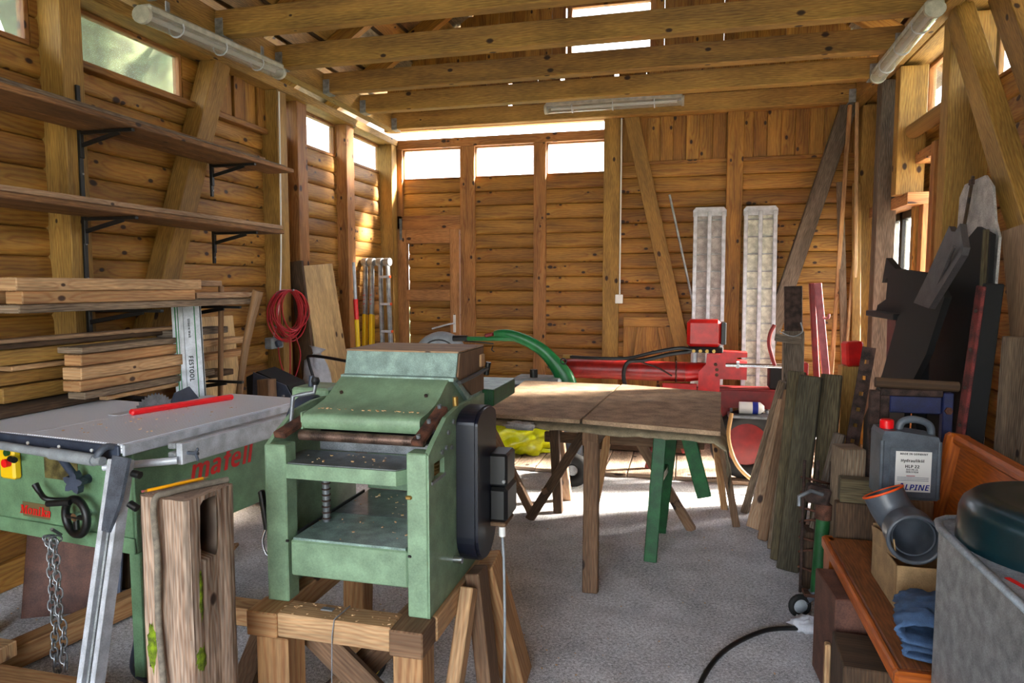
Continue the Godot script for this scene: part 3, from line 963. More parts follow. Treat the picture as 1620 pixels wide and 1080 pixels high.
func build_left_wall_goods():
	lamp(Vector3(-2.86, 2.95, -3.22), Vector3(-2.86, 3.02, -4.5), "grey fluorescent batten hanging under the joists above the wall shelves", Vector3(0, 0.13, 0))
	lamp(Vector3(1.36, 3.06, -5.82), Vector3(1.33, 3.06, -4.5), "fluorescent batten fixed along the joists beside the log rail", Vector3(0, 0.08, 0))
	lamp(Vector3(-1.36, 3.21, -6.73), Vector3(-0.07, 3.21, -6.73), "long fluorescent batten in front of the beam over the timber gate", Vector3(0, 0.03, -0.04))
	# slotted wall rails that carry the shelf brackets
	for z in [-2.98, -4.0]:
		var r := thing("shelf_rail", "black slotted steel shelf rail screwed to the %s" % ("post beside the dusty window" if z > -3.5 else "diagonal brace"), "rail", Vector3(-3.07, 0.9, z))
		if z > -3.5:
			bx(r, "strip", Vector3(-3.062, 1.72, z), Vector3(0.014, 1.62, 0.024), M.black, Vector3.ZERO, 0.002)
			for k in 9:
				rod(r, "screw", Vector3(-3.056, 1.0 + k * 0.18, z), Vector3(-3.050, 1.0 + k * 0.18, z), 0.006, M.zinc, 8)
		else:
			for y in [2.2, 1.76]:
				bx(r, "strip", Vector3(-3.062, y, z), Vector3(0.014, 0.22, 0.024), M.black, Vector3.ZERO, 0.002)
				rod(r, "screw", Vector3(-3.056, y - 0.07, z), Vector3(-3.050, y - 0.07, z), 0.006, M.zinc, 8)
	for y in [2.30, 1.86]:
		var up: bool = y > 2.0
		var s := thing("wall_shelf", "long wooden wall shelf on black brackets, the %s of the two" % ("upper" if up else "lower"), "shelf", Vector3(-2.9, y, -3.2))
		bb(s, "shelf_board", Vector3(-2.93, y, -1.6), Vector3(-2.72, y + 0.028, -4.44 if up else -4.30), M.shelf_wood)
		bb(s, "shelf_board", Vector3(-3.06, y, -1.6), Vector3(-2.935, y + 0.026, -4.30 if up else -4.18), M.shelf_wood)
		shelf_bracket(s, y, -2.98, 0.33)
		shelf_bracket(s, y, -4.0, 0.33)
	tag(bx(self, "loose_board", Vector3(-2.86, 2.345, -3.0), Vector3(0.18, 0.028, 2.95), M.sawn_grey, Vector3(0, 1.2, 0)), "weathered board lying on the upper wall shelf", "plank")
	tag(bx(self, "loose_board", Vector3(-2.95, 2.375, -2.85), Vector3(0.16, 0.026, 2.9), M.pine_b, Vector3(0, -0.8, 0)), "orange pine board on top of the upper shelf's weathered board", "plank")
	tag(bx(self, "loose_board", Vector3(-2.83, 1.905, -2.95), Vector3(0.17, 0.028, 2.7), M.plywood_dull, Vector3(0, -0.6, 0)), "pale board lying along the edge of the lower wall shelf", "plank")
	tag(bx(self, "loose_board", Vector3(-2.97, 1.907, -2.4), Vector3(0.12, 0.034, 1.9), M.pine_c, Vector3(0, 0.4, 0)), "narrow pine board at the back of the lower wall shelf", "plank")
	# upper timber stack, on brackets
	var rk := thing("timber_rack", "black bracket rack under the timber stack on the wall", "rack", Vector3(-3.0, 0.93, -3.2))
	for y in [1.385, 0.93]:
		for z in [-2.98, -3.62]:
			shelf_bracket(rk, y, z, 0.46)
	var g := "timber stacked on the wall rack"
	board("timber_board", "grey sawn board at the bottom of the upper timber stack", Vector3(-2.76, 1.406, -3.0), Vector3(0.30, 0.034, 1.6), M.sawn_grey, Vector3(0, 0.6, 0), g)
	board("timber_board", "dark rough board behind the upper timber stack's beams", Vector3(-2.98, 1.41, -3.05), Vector3(0.13, 0.04, 1.7), M.shelf_wood, Vector3(0, -0.5, 0), g)
	board("timber_beam", "squared pale beam lying under the chamfered beam on the stack", Vector3(-2.66, 1.452, -2.74), Vector3(0.09, 0.054, 1.02), M.new_wood_b, Vector3.ZERO, g)
	board("timber_beam", "chamfered pale pine beam on the front of the upper stack", Vector3(-2.66, 1.508, -2.75), Vector3(0.10, 0.054, 1.10), M.new_wood, Vector3(0, 0.3, 0), g)
	board("timber_beam", "second pale beam behind the chamfered one on the stack", Vector3(-2.80, 1.460, -2.78), Vector3(0.11, 0.070, 1.16), M.new_wood_b, Vector3.ZERO, g)
	board("timber_board", "wide light board across the top of the upper timber stack", Vector3(-2.88, 1.515, -2.92), Vector3(0.24, 0.036, 1.52), M.plywood_dull, Vector3(0, 0.5, 0), g)
	board("timber_board", "short whitish board at the far end of the upper stack", Vector3(-2.70, 1.446, -3.55), Vector3(0.14, 0.034, 0.52), M.plywood_dull, Vector3(0, -2, 0), g)
	board("timber_board", "thin grey board under the short whitish board", Vector3(-2.68, 1.415, -3.52), Vector3(0.05, 0.022, 0.46), M.sawn_grey, Vector3(0, 1, 0), g)
	# lower stack
	var low := [
		["timber_board", "dark board at the bottom of the lower timber stack", -2.98, 0.950, -2.9, 0.30, 0.036, 1.9, "dark_wood", 0.0],
		["timber_board", "narrow pale strip lowest on the front of the lower stack", -2.79, 0.948, -3.15, 0.05, 0.022, 0.75, "new_wood", 0.0],
		["timber_board", "greyish board above the lowest pale strip of the lower stack", -2.80, 0.982, -3.10, 0.10, 0.034, 0.95, "sawn_grey", 1.0],
		["timber_beam", "light beam with a clean end low on the lower stack", -2.80, 1.030, -3.02, 0.10, 0.050, 0.84, "new_wood_b", 1.2],
		["timber_beam", "rough faced light beam in the middle of the lower stack", -2.80, 1.088, -3.04, 0.11, 0.058, 0.86, "new_wood", 0.6],
		["timber_beam", "pale beam with a square end upper on the lower stack", -2.83, 1.148, -3.06, 0.10, 0.054, 0.84, "new_wood_b", 1.5],
		["timber_board", "weathered rough board over the pale beams of the lower stack", -2.86, 1.195, -3.05, 0.16, 0.030, 0.82, "sawn_grey", 2.0],
		["timber_beam", "yellowish beam with a dark end deep in the lower stack", -2.98, 1.012, -2.75, 0.10, 0.070, 0.74, "beam_a", 0.0],
		["timber_beam", "old yellow beam over the deep beam of the lower stack", -3.00, 1.085, -2.80, 0.11, 0.060, 0.88, "beam_b", 0.0],
		["timber_board", "light thin board between the two yellow beams of the stack", -2.98, 1.130, -2.72, 0.12, 0.024, 0.60, "new_wood", 0.0],
		["timber_beam", "long yellow beam near the top of the lower timber stack", -2.97, 1.185, -2.80, 0.13, 0.070, 0.98, "beam_a", 0.8],
		["timber_board", "dark brown board on the long yellow beam", -2.96, 1.234, -2.85, 0.16, 0.022, 1.05, "dark_wood", 0.4],
		["timber_board", "slim light strip topping the lower timber stack", -2.92, 1.256, -2.86, 0.07, 0.020, 1.15, "plywood_dull", -1.0],
		["timber_board", "greyed board at the far end of the lower timber stack", -2.88, 1.226, -3.55, 0.12, 0.040, 0.5, "weathered", 1.0],
		["timber_board", "fresh board end under the greyed board at the far end", -2.86, 1.150, -3.72, 0.10, 0.040, 0.46, "new_wood", 0.0],
		["timber_board", "long brown plank low at the far end of the lower stack", -2.90, 1.060, -3.75, 0.10, 0.040, 0.55, "new_wood_b", 0.0],
	]
	for b in low:
		board(b[0], b[1], Vector3(b[2], b[3], b[4]), Vector3(b[5], b[6], b[7]), M[b[8]], Vector3(0, b[9], 0), g)
	# panel and long handles leaning behind the saw
	tag(bar(self, "panel", Vector3(-2.90, 0.0, -3.93), Vector3(-3.02, 1.30, -3.93), 0.36, 0.016, M.plywood, Vector3(1, 0, 0)), "pale plywood offcut leaning behind the two tool handles", "panel")
	tag(rod(self, "broom_handle", Vector3(-2.80, 0.0, -3.62), Vector3(-2.76, 1.50, -3.66), 0.016, M.handle_wood), "straight round wooden broom handle standing by the timber stack", "handle")
	tag(tube(self, "pick_handle", [Vector3(-2.86, 0.0, -3.72), Vector3(-2.74, 0.6, -3.72), Vector3(-2.65, 1.1, -3.72), Vector3(-2.56, 1.47, -3.74)], 0.019, M.handle_wood, true, 12, [0.8, 0.8, 0.9, 1.35], 0.026), "leaning pick handle that thickens at its top end", "handle")
	# aluminium guide rail
	var a := Vector3(-2.60, 0.02, -3.20)
	var b := Vector3(-2.755, 1.43, -3.34)
	var gr := thing("guide_rail", "slim aluminium saw guide rail with green lines leaning on the timber", "guide rail", a)
	var gb := look(a, b, Vector3(0.3, 0, 1))
	put(gr, "plate", box_mesh(Vector3(a.distance_to(b), 0.006, 0.165), 0.001), M.alu, Transform3D(gb, (a + b) * 0.5))
	for v in [[-0.062, "green_arm", 0.006], [-0.048, "green_arm", 0.004], [0.045, "green_arm", 0.005], [0.078, "black", 0.007]]:
		put(gr, "strip", box_mesh(Vector3(a.distance_to(b) - 0.004, 0.003, v[2]), 0.0), M[v[1]], Transform3D(gb, (a + b) * 0.5 + gb.y * 0.004 + gb.z * v[0]))
	put(gr, "rib", box_mesh(Vector3(a.distance_to(b), 0.010, 0.016), 0.001), M.alu, Transform3D(gb, (a + b) * 0.5 + gb.y * 0.006 + gb.z * -0.025))
	var tb := Basis(-gb.x, gb.z, gb.y) if (-gb.x).cross(gb.z).dot(gb.y) > 0.0 else Basis(-gb.x, -gb.z, gb.y)
	letters(gr, "lettering", "FESTOOL", 0.026, M.ink_black, Transform3D(tb, a.lerp(b, 0.72) + gb.y * 0.0045 + gb.z * 0.012))
	letters(gr, "lettering", "Unsere Welt", 0.014, M.ink_black, Transform3D(tb, a.lerp(b, 0.88) + gb.y * 0.0045 + gb.z * 0.012))
	# socket, its cable and the red extension lead
	var so := thing("socket_box", "grey surface socket box with a plug on the wooden post", "socket", Vector3(-3.05, 1.07, -4.62))
	bx(so, "back_box", Vector3(-3.035, 1.07, -4.62), Vector3(0.065, 0.085, 0.16), M.grey_light, Vector3.ZERO, 0.008)
	bx(so, "plug", Vector3(-2.985, 1.065, -4.60), Vector3(0.04, 0.05, 0.05), M.slate, Vector3(0, 0, 20), 0.01)
	tube(so, "feed_cable", [Vector3(-3.05, 1.11, -4.64), Vector3(-3.052, 1.6, -4.76), Vector3(-3.052, 2.98, -4.80)], 0.006, M.white, true, 8)
	var co := thing("cable_coil", "coiled red extension cable hanging from a post by the socket", "cable", Vector3(-3.0, 0.6, -4.78))
	var pts := []
	var rr := RandomNumberGenerator.new()
	rr.seed = 8
	for k in 17:
		var ry := rr.randf_range(0.15, 0.205)
		var rz := rr.randf_range(0.16, 0.245)
		var oz := rr.randf_range(-0.03, 0.03)
		for j in 10:
			var t := TAU * j / 10.0
			pts.append(Vector3(-3.01 + 0.004 * k + 0.008 * sin(t * 2 + k), 1.47 - ry + ry * cos(t), -4.74 + oz + rz * sin(t)))
	put(co, "coil", tube_mesh(spline(pts, 3), 0.0055, -1.0, 6), M.red_cable, Transform3D.IDENTITY)
	tube(co, "tail", [Vector3(-2.95, 1.16, -4.70), Vector3(-2.94, 0.9, -4.68), Vector3(-2.95, 0.55, -4.66), Vector3(-2.93, 0.3, -4.70)], 0.0055, M.red_cable, true, 6)
	tube(co, "tail", [Vector3(-2.97, 1.15, -4.78), Vector3(-2.96, 0.95, -4.86), Vector3(-2.96, 0.75, -4.72), Vector3(-2.98, 0.9, -4.62), Vector3(-2.99, 1.05, -4.60)], 0.005, M.red_cable, true, 6)
	rod(co, "hook", Vector3(-3.08, 1.45, -4.74), Vector3(-2.93, 1.47, -4.74), 0.008, M.zinc)
	# dark hood, block, sack and hose
	var hd := thing("machine_hood", "dark slate plastic machine hood standing under the red cable", "hood", Vector3(-2.8, 0.0, -4.3))
	prism(hd, "shell", [Vector2(-0.20, 0.0), Vector2(0.22, 0.0), Vector2(0.20, 0.62), Vector2(0.10, 0.80), Vector2(-0.12, 0.90), Vector2(-0.20, 0.86)], 0.30, M.black_matt, Transform3D(deg(Vector3(0, 10, 0)), Vector3(-2.83, 0.0, -4.40)))
	prism(hd, "flap", [Vector2(-0.14, 0.70), Vector2(0.19, 0.56), Vector2(0.20, 0.62), Vector2(0.10, 0.81), Vector2(-0.13, 0.90)], 0.012, M.slate, Transform3D(deg(Vector3(0, 10, 0)), Vector3(-2.80, 0.0, -4.22)))
	for p in [Vector3(-2.62, 0.63, -4.23), Vector3(-2.70, 0.74, -4.21)]:
		rod(hd, "screw", p, p + Vector3(0, 0, 0.02), 0.008, M.zinc, 8)
	tag(bar(self, "wood_offcut", Vector3(-2.76, 0.0, -4.12), Vector3(-2.80, 0.86, -4.16), 0.09, 0.10, M.brown_wood), "short brown wood offcut leaning on the dark machine hood", "offcut")
	var sk := thing("white_sack", "white plastic sack slumped against the wall by the plywood", "sack", Vector3(-2.92, 0.0, -5.02))
	blob(sk, "bag", Vector3(-2.93, 0.42, -5.05), Vector3(0.15, 0.50, 0.16), 0.25, 0.12, 4, M.white_sack)
	tube(sk, "neck", [Vector3(-2.94, 0.82, -5.05), Vector3(-2.94, 0.94, -5.06), Vector3(-2.93, 1.0, -5.07)], 0.06, M.white_sack, true, 10, [1.4, 0.5, 1.2])
	tag(tube(self, "hose", [Vector3(-2.86, 0.55, -4.86), Vector3(-2.84, 0.72, -4.86), Vector3(-2.88, 0.90, -4.85), Vector3(-2.84, 0.955, -4.82), Vector3(-2.5, 0.93, -4.75), Vector3(-2.2, 0.90, -4.6), Vector3(-2.05, 0.6, -4.4), Vector3(-2.0, 0.02, -4.3)], 0.012, M.black, true, 8), "black hose arching from the white sack", "hose")
	# leaning sheets in the corner
	tag(bar(self, "plywood_sheet", Vector3(-2.86, 0.0, -5.42), Vector3(-3.05, 1.68, -5.30), 0.50, 0.018, M.plywood, Vector3(1, 0, 0)), "tall pale plywood sheet leaning on the stud wall", "sheet")
	tag(bar(self, "dark_board", Vector3(-2.92, 0.0, -5.06), Vector3(-3.08, 1.70, -5.02), 0.035, 0.12, M.dark_wood, Vector3(1, 0, 0)), "narrow dark board leaning beside the pale plywood sheet", "board")
	var po := thing("telescopic_pole", "yellow telescopic pole with a red grip leaning in the corner", "pole", Vector3(-2.98, 0, -5.85))
	var p0 := Vector3(-2.90, 0.0, -5.80)
	var p1 := Vector3(-3.03, 1.72, -5.93)
	rod(po, "upper_tube", p0.lerp(p1, 0.7), p1, 0.015, M.alu)
	rod(po, "grip", p0.lerp(p1, 0.69), p0.lerp(p1, 0.80), 0.022, M.red_plastic)
	rod(po, "lower_tube", p0.lerp(p1, 0.02), p0.lerp(p1, 0.70), 0.021, M.yellow)
	rod(po, "foot", p0, p0.lerp(p1, 0.02), 0.024, M.black)
	var la := thing("folding_ladder", "folded aluminium ladder with yellow lower rails in the corner", "ladder", Vector3(-3.0, 0, -6.3))
	var tops := [-3.15, -3.08, -2.99, -2.91]
	var bots := [-3.06, -2.98, -2.84, -2.74]
	for k in 4:
		var q0 := Vector3(bots[k], 0.0, -6.15)
		var q1 := Vector3(tops[k], 1.74, -6.42)
		bar(la, "rail", q0.lerp(q1, 0.68 if k < 2 else 0.0), q1, 0.06, 0.028, M.alu_dull, Vector3(1, 0, 0), 0.006)
		if k < 2:
			bar(la, "lower_rail", q0, q0.lerp(q1, 0.70), 0.072, 0.034, M.yellow, Vector3(1, 0, 0), 0.006)
			for j in 3:
				bx(la, "mark", q0.lerp(q1, 0.76 + j * 0.025) + Vector3(0, 0, 0.031), Vector3(0.02, 0.006, 0.002), M.ink_red, Vector3(0, 0, 25), 0.0)
		lathe(la, "hinge", [Vector2(0, -0.03), Vector2(0.04, -0.03), Vector2(0.04, 0.03), Vector2(0, 0.03)], M.alu_dull, q1, Vector3(1, 0, 0.2))
	for j in 6:
		var t := 0.14 + j * 0.155
		var q := Vector3(lerp(bots[2], tops[2], t), 1.74 * t, lerp(-6.15, -6.42, t) + 0.02)
		var q2 := Vector3(lerp(bots[3], tops[3], t) + 0.03, 1.74 * t, lerp(-6.15, -6.42, t) + 0.02)
		bar(la, "rung", q, q2, 0.03, 0.024, M.alu, Vector3.UP, 0.006)
		bx(la, "rung_cap", q2, Vector3(0.012, 0.026, 0.034), M.orange)

# ------------------------------------------------------------------ table saw and what stands around it
func build_saw_corner():
	var s := thing("table_saw", "green cabinet table saw with a ribbed aluminium top", "table saw", Vector3(-1.97, 0, -2.03), -6.5)
	FR = s.global_transform
	bb(s, "table_top", Vector3(-0.50, 0.895, -1.08), Vector3(0, 0.93, 0), M.alu_ribbed)
	bb(s, "sliding_table", Vector3(-1.05, 0.893, -0.72), Vector3(-0.506, 0.928, 0), M.alu_ribbed)
	bb(s, "edge_profile", Vector3(0.0, 0.885, -1.08), Vector3(0.012, 0.928, 0), M.alu)
	# cabinet as bent sheet panels
	bb(s, "front_panel", Vector3(-1.0, 0.52, -0.07), Vector3(-0.012, 0.885, -0.055), M.green_saw)
	bb(s, "side_panel", Vector3(-0.03, 0.50, -1.0), Vector3(-0.014, 0.885, -0.055), M.green_saw)
	bb(s, "back_panel", Vector3(-1.0, 0.52, -1.01), Vector3(-0.012, 0.885, -0.995), M.green_saw)
	bb(s, "floor_pan", Vector3(-1.0, 0.50, -1.0), Vector3(-0.02, 0.515, -0.05), M.green_saw)
	bb(s, "lower_rail", Vector3(-1.0, 0.50, -0.052), Vector3(-0.012, 0.56, -0.045), M.green_saw)
	for p in [Vector3(-0.035, 0, -0.085), Vector3(-0.035, 0, -0.96), Vector3(-0.93, 0, -0.085), Vector3(-0.93, 0, -0.96)]:
		bb(s, "leg", p + Vector3(-0.025, 0, -0.025), p + Vector3(0.025, 0.50, 0.025), M.green_saw)
	# riving knife and blade
	var bl := flat()
	var teeth := 40
	for k in teeth:
		var a0 := TAU * k / teeth
		var a1 := TAU * (k + 0.45) / teeth
		var a2 := TAU * (k + 1) / teeth
		var f := func(a: float, r: float) -> Vector3:
			return Vector3(-0.53, 0.87 + r * sin(a), -0.62 + r * cos(a))
		for x in [-0.0015, 0.0015]:
			var o := Vector3(x, 0, 0)
			tri_out(bl, f.call(a0, 0.115) + o, f.call(a1, 0.128) + o, f.call(a2, 0.115) + o, Vector2.ZERO, Vector2(0.1, 0), Vector2(0, 0.1), Vector3(-0.53, 0.87, -0.62))
			tri_out(bl, f.call(a0, 0.115) + o, Vector3(-0.53, 0.87, -0.62) + o, f.call(a2, 0.115) + o, Vector2.ZERO, Vector2(0.1, 0), Vector2(0, 0.1), Vector3(-0.53, 0.87, -0.62) - o * 100)
	put(s, "blade", done(bl), M.steel, Transform3D.IDENTITY)
	prism(s, "riving_knife", [Vector2(-0.09, 0.0), Vector2(0.09, 0.0), Vector2(0.03, 0.07), Vector2(-0.06, 0.05)], 0.006, M.slate, Transform3D(deg(Vector3(0, 90, 0)), Vector3(-0.53, 0.93, -0.80)))
	bb(s, "table_insert", Vector3(-0.56, 0.926, -0.98), Vector3(-0.50, 0.932, -0.40), M.alu)
	# front bar with tube handle
	bb(s, "front_rail", Vector3(-0.69, 0.868, 0.0), Vector3(-0.002, 0.926, 0.014), M.slate)
	for k in 4:
		rod(s, "rail_screw", Vector3(-0.64 + k * 0.17, 0.90, 0.012), Vector3(-0.64 + k * 0.17, 0.90, 0.018), 0.007, M.white, 8)
	for x in [-0.70, -0.03]:
		tube(s, "handle_arm", [Vector3(x, 0.918, 0.0), Vector3(x - 0.005, 0.925, 0.03), Vector3(x - 0.01, 0.910, 0.055), Vector3(x - 0.02, 0.893, 0.06)], 0.017, M.cast_grey, true, 10, [], 0.012)
	rod(s, "handle_tube", Vector3(-0.73, 0.898, 0.06), Vector3(-0.02, 0.880, 0.06), 0.0165, M.grey_light)
	rod(s, "sleeve", Vector3(-0.28, 0.887, 0.06), Vector3(-0.06, 0.881, 0.06), 0.022, M.grey_light)
	rod(s, "clamp_shaft", Vector3(-0.26, 0.885, 0.05), Vector3(-0.247, 0.79, 0.0), 0.014, M.slate)
	var star := []
	for k in 20:
		var a := TAU * k / 20.0
		var r := 0.034 + 0.010 * cos(a * 5.0)
		star.append(Vector2(cos(a) * r, sin(a) * r))
	prism(s, "star_knob", star, 0.03, M.slate, Transform3D(deg(Vector3(0, 12, 8)), Vector3(-0.245, 0.765, 0.0)))
	rod(s, "knob_boss", Vector3(-0.245, 0.765, -0.06), Vector3(-0.245, 0.765, 0.0), 0.018, M.slate)
	# mitre rod and fence
	rod(s, "cross_rod", Vector3(-0.05, 0.85, 0.035), Vector3(0.17, 0.865, -0.09), 0.014, M.alu)
	bb(s, "fence", Vector3(0.15, 0.845, -0.92), Vector3(0.178, 0.925, -0.10), M.alu)
	for v in [[0.925, 0.902], [0.89, 0.865]]:
		bb(s, "fence_lip", Vector3(0.115, v[1], -0.90), Vector3(0.15, v[0], -0.095), M.alu_dull)
	var wing := thing_part(s, "wing_screw")
	rod(wing, "stud", Vector3(0.178, 0.885, -0.13), Vector3(0.225, 0.885, -0.13), 0.007, M.cast_grey)
	for k in 2:
		bar(wing, "wing", Vector3(0.214, 0.885, -0.13), Vector3(0.236, 0.885 + (0.022 if k == 0 else -0.022), -0.12), 0.008, 0.014, M.cast_grey)
	# labels, switch, wheel
	bb(s, "rating_plate", Vector3(-0.485, 0.745, -0.055), Vector3(-0.30, 0.83, -0.0525), M.plate_brown, 0.0005)
	bb(s, "name_badge", Vector3(-0.625, 0.575, -0.055), Vector3(-0.47, 0.635, -0.053), M.sticker_brown, 0.0005)
	letters(s, "badge_lettering", "Monika", 0.035, M.ink_red, Transform3D(Basis.IDENTITY, Vector3(-0.548, 0.602, -0.051)), true, "Droid Serif")
	var side_b := Basis(Vector3(0, 0, -1), Vector3.UP, Vector3(1, 0, 0))
	letters(s, "maker_lettering", "mafell", 0.088, M.ink_red, Transform3D(side_b, Vector3(-0.012, 0.745, -0.50)), true)
	bb(s, "inspection_tag", Vector3(-0.115, 0.74, -0.055), Vector3(-0.085, 0.765, -0.053), M.white, 0.0005)
	var sw := bb(s, "switch_box", Vector3(-0.70, 0.73, -0.055), Vector3(-0.615, 0.88, -0.02), M.yellow, 0.008)
	rod(sw, "stop_button", Vector3(-0.64, 0.80, -0.02), Vector3(-0.64, 0.80, 0.0), 0.017, M.red_plastic)
	rod(sw, "start_button", Vector3(-0.64, 0.84, -0.02), Vector3(-0.64, 0.84, -0.008), 0.013, M.green_dark)
	rod(s, "switch_lever", Vector3(-0.615, 0.82, -0.01), Vector3(-0.575, 0.82, 0.0), 0.012, M.black)
	var wc := Vector3(-0.25, 0.632, 0.0)
	var wh := ring(s, "handwheel", wc, Vector3(-0.12, 0, 1), 0.068, 0.015, M.black, 32)
	bar(wh, "spoke", wc + Vector3(-0.05, 0.0, 0), wc + Vector3(0.05, 0.0, 0), 0.02, 0.016, M.black)
	bar(wh, "spoke", wc + Vector3(0, -0.05, 0), wc + Vector3(0, 0.01, 0), 0.02, 0.018, M.black)
	rod(wh, "hub", wc + Vector3(0, 0, -0.075), wc + Vector3(0, 0, 0.01), 0.016, M.chrome)
	tube(wh, "crank", [wc + Vector3(0.0, 0.062, 0.02), wc + Vector3(-0.095, 0.052, 0.04)], 0.012, M.black, false)
	tube(s, "lock_lever", [Vector3(-0.465, 0.735, 0.0), Vector3(-0.44, 0.705, 0.0), Vector3(-0.40, 0.683, 0.0), Vector3(-0.35, 0.672, -0.05)], 0.011, M.black, true, 8, [1.2, 0.9, 0.9, 0.9])
	FR = Transform3D.IDENTITY
	# swivelled aluminium rail that hangs from the saw's corner
	var ar := thing("mitre_rail", "long grooved aluminium rail hanging slanted from the saw corner", "rail", Vector3(-1.89, 0.0, -1.86))
	var a0 := Vector3(-1.895, 0.90, -1.95)
	var a1 := Vector3(-1.86, 0.0, -1.70)
	for v in [[-0.026, 0.018, "alu"], [0.0, 0.008, "alu_dull"], [0.026, 0.020, "alu"]]:
		var ab := look(a0, a1, Vector3(0, 0, 1))
		put(ar, "profile", box_mesh(Vector3(a0.distance_to(a1), 0.05 if v[2] == "alu" else 0.036, v[1]), 0.003), M[v[2]], Transform3D(ab, (a0 + a1) * 0.5 + ab.z * v[0]))
	prism(ar, "clamp", [Vector2(-0.045, 0.12), Vector2(0.045, 0.12), Vector2(0.045, -0.02), Vector2(0.02, -0.13), Vector2(-0.02, -0.13), Vector2(-0.045, -0.02)], 0.012, M.cast_grey, Transform3D(deg(Vector3(-15, -14, 0)), Vector3(-1.875, 0.80, -1.895)))
	rod(ar, "clamp_bolt", Vector3(-1.83, 0.76, -1.91), Vector3(-1.80, 0.745, -1.91), 0.013, M.black)
	rod(ar, "clamp_bolt", Vector3(-1.83, 0.86, -1.93), Vector3(-1.80, 0.855, -1.93), 0.013, M.black)
	# chain that hangs beneath the handwheel
	var ch := thing("chain", "galvanised steel chain hanging doubled below the saw handwheel", "chain", Vector3(-2.28, 0.1, -1.98))
	var link := tube_mesh(oval_path(0.0125, 0.020), 0.0034, -1.0, 6, true, [], Vector3(0, 0, 1))
	for strand in 2:
		var top := Vector3(-2.285 + strand * 0.045, 0.555, -2.0 + strand * 0.02)
		var cnt := 18 if strand == 0 else 16
		for k in cnt:
			var p := top + Vector3(0.004 * sin(k * 1.3) + strand * 0.0015 * k, -0.031 * k, 0.003 * cos(k * 0.9))
			put(ch, "link", link, M.zinc_bright, Transform3D(deg(Vector3(0, (k % 2) * 90 + 25, 6 * sin(k * 2.1))), p))
	for k in 4:
		put(ch, "link", link, M.zinc_bright, Transform3D(deg(Vector3(0, (k % 2) * 90, 70)), Vector3(-2.275 + k * 0.014, 0.565 + 0.006 * (k % 2), -1.985)))
	rod(ch, "hook", Vector3(-2.285, 0.56, -2.05), Vector3(-2.27, 0.60, -2.0), 0.006, M.zinc_bright)
	# push stick and things on or below the saw
	var ps := bar(self, "push_stick", Vector3(-2.37, 0.944, -2.50), Vector3(-2.21, 0.944, -2.99), 0.034, 0.026, M.red_plastic, Vector3.UP, 0.008)
	tag(ps, "red plastic push stick lying across the ribbed saw table", "push stick")
	var fg := "rough timber base frame"
	var fr := thing("base_frame", "low timber frame on the floor around the table saw", "frame", Vector3(-2.1, 0, -2.1))
	bb(fr, "rail", Vector3(-2.85, 0.02, -1.92), Vector3(-1.30, 0.10, -1.80), M.new_wood_b)
	bar(fr, "rail", Vector3(-2.55, 0.06, -1.93), Vector3(-2.36, 0.06, -2.95), 0.09, 0.09, M.new_wood_b)
	bb(fr, "rail", Vector3(-2.45, 0.02, -2.62), Vector3(-1.35, 0.10, -2.52), M.new_wood_b)
	bar(fr, "rail", Vector3(-1.72, 0.06, -2.52), Vector3(-1.45, 0.06, -1.92), 0.08, 0.085, M.brown_wood)
	bb(fr, "block", Vector3(-2.62, 0.10, -1.98), Vector3(-2.44, 0.16, -1.82), M.new_wood)
	for k in 3:
		var v = [[-2.96, -2.44, 0.50, "brown_board", "dark reddish brown panel leaning under the saw"], [-2.93, -2.60, 0.46, "slate", "slate grey panel leaning behind the brown panel"], [-2.90, -2.72, 0.48, "dark_wood", "dark board leaning at the back under the saw"]][k]
		var a := Vector3(v[0] + 0.20, 0.0, v[1])
		tag(bar(self, "leaning_panel", a, a + Vector3(-0.10, v[2], -0.16), 0.30 - k * 0.05, 0.016, M[v[3]], Vector3(0.5, 0, 1)), v[4], "panel")
	tag(bar(self, "leaning_panel", Vector3(-2.64, 0.0, -2.80), Vector3(-2.76, 0.50, -2.86), 0.10, 0.02, M.new_wood, Vector3(0.5, 0, 1)), "pale narrow board leaning with the panels under the saw", "panel")
	var pipe := thing("white_pipe_end", "short white plastic pipe end lying on the floor under the saw", "pipe", Vector3(-2.46, 0.0, -2.66))
	lathe(pipe, "pipe_wall", [Vector2(0.052, 0.0), Vector2(0.058, 0.0), Vector2(0.058, 0.09), Vector2(0.052, 0.09), Vector2(0.052, 0.0)], M.white, Vector3(-2.50, 0.062, -2.70), Vector3(0.6, 0, 0.8))
	var mot := thing("motor_cap", "grey ribbed motor end on the floor behind the white pipe", "motor", Vector3(-2.34, 0.0, -2.92))
	lathe(mot, "body", [Vector2(0, 0), Vector2(0.06, 0.0), Vector2(0.065, 0.02), Vector2(0.065, 0.16), Vector2(0, 0.16)], M.cast_grey, Vector3(-2.36, 0.068, -2.86), Vector3(-0.3, 0, -1))
	ring(mot, "rim", Vector3(-2.355, 0.068, -2.845), Vector3(0.3, 0, 1), 0.05, 0.008, M.grey_light, 20)
	tag(bar(self, "floor_offcut", Vector3(-2.75, 0.02, -3.0), Vector3(-2.35, 0.07, -3.12), 0.26, 0.02, M.new_wood_b), "wood offcut lying on the floor behind the saw", "offcut")
	tag(tube(self, "power_cable", [Vector3(-2.25, 0.30, -2.35), Vector3(-2.15, 0.10, -2.25), Vector3(-2.05, 0.012, -2.12), Vector3(-1.85, 0.012, -2.06), Vector3(-1.66, 0.012, -1.98), Vector3(-1.5, 0.012, -1.72)], 0.009, M.slate, true, 8), "dark grey cable trailing from the saw over the floor", "cable")
	# old oak post
	build_oak_post()

func thing_part(par: Node, n: String) -> Node3D:
	var o := Node3D.new()
	o.name = n
	par.add_child(o, true)
	o.global_transform = FR
	return o

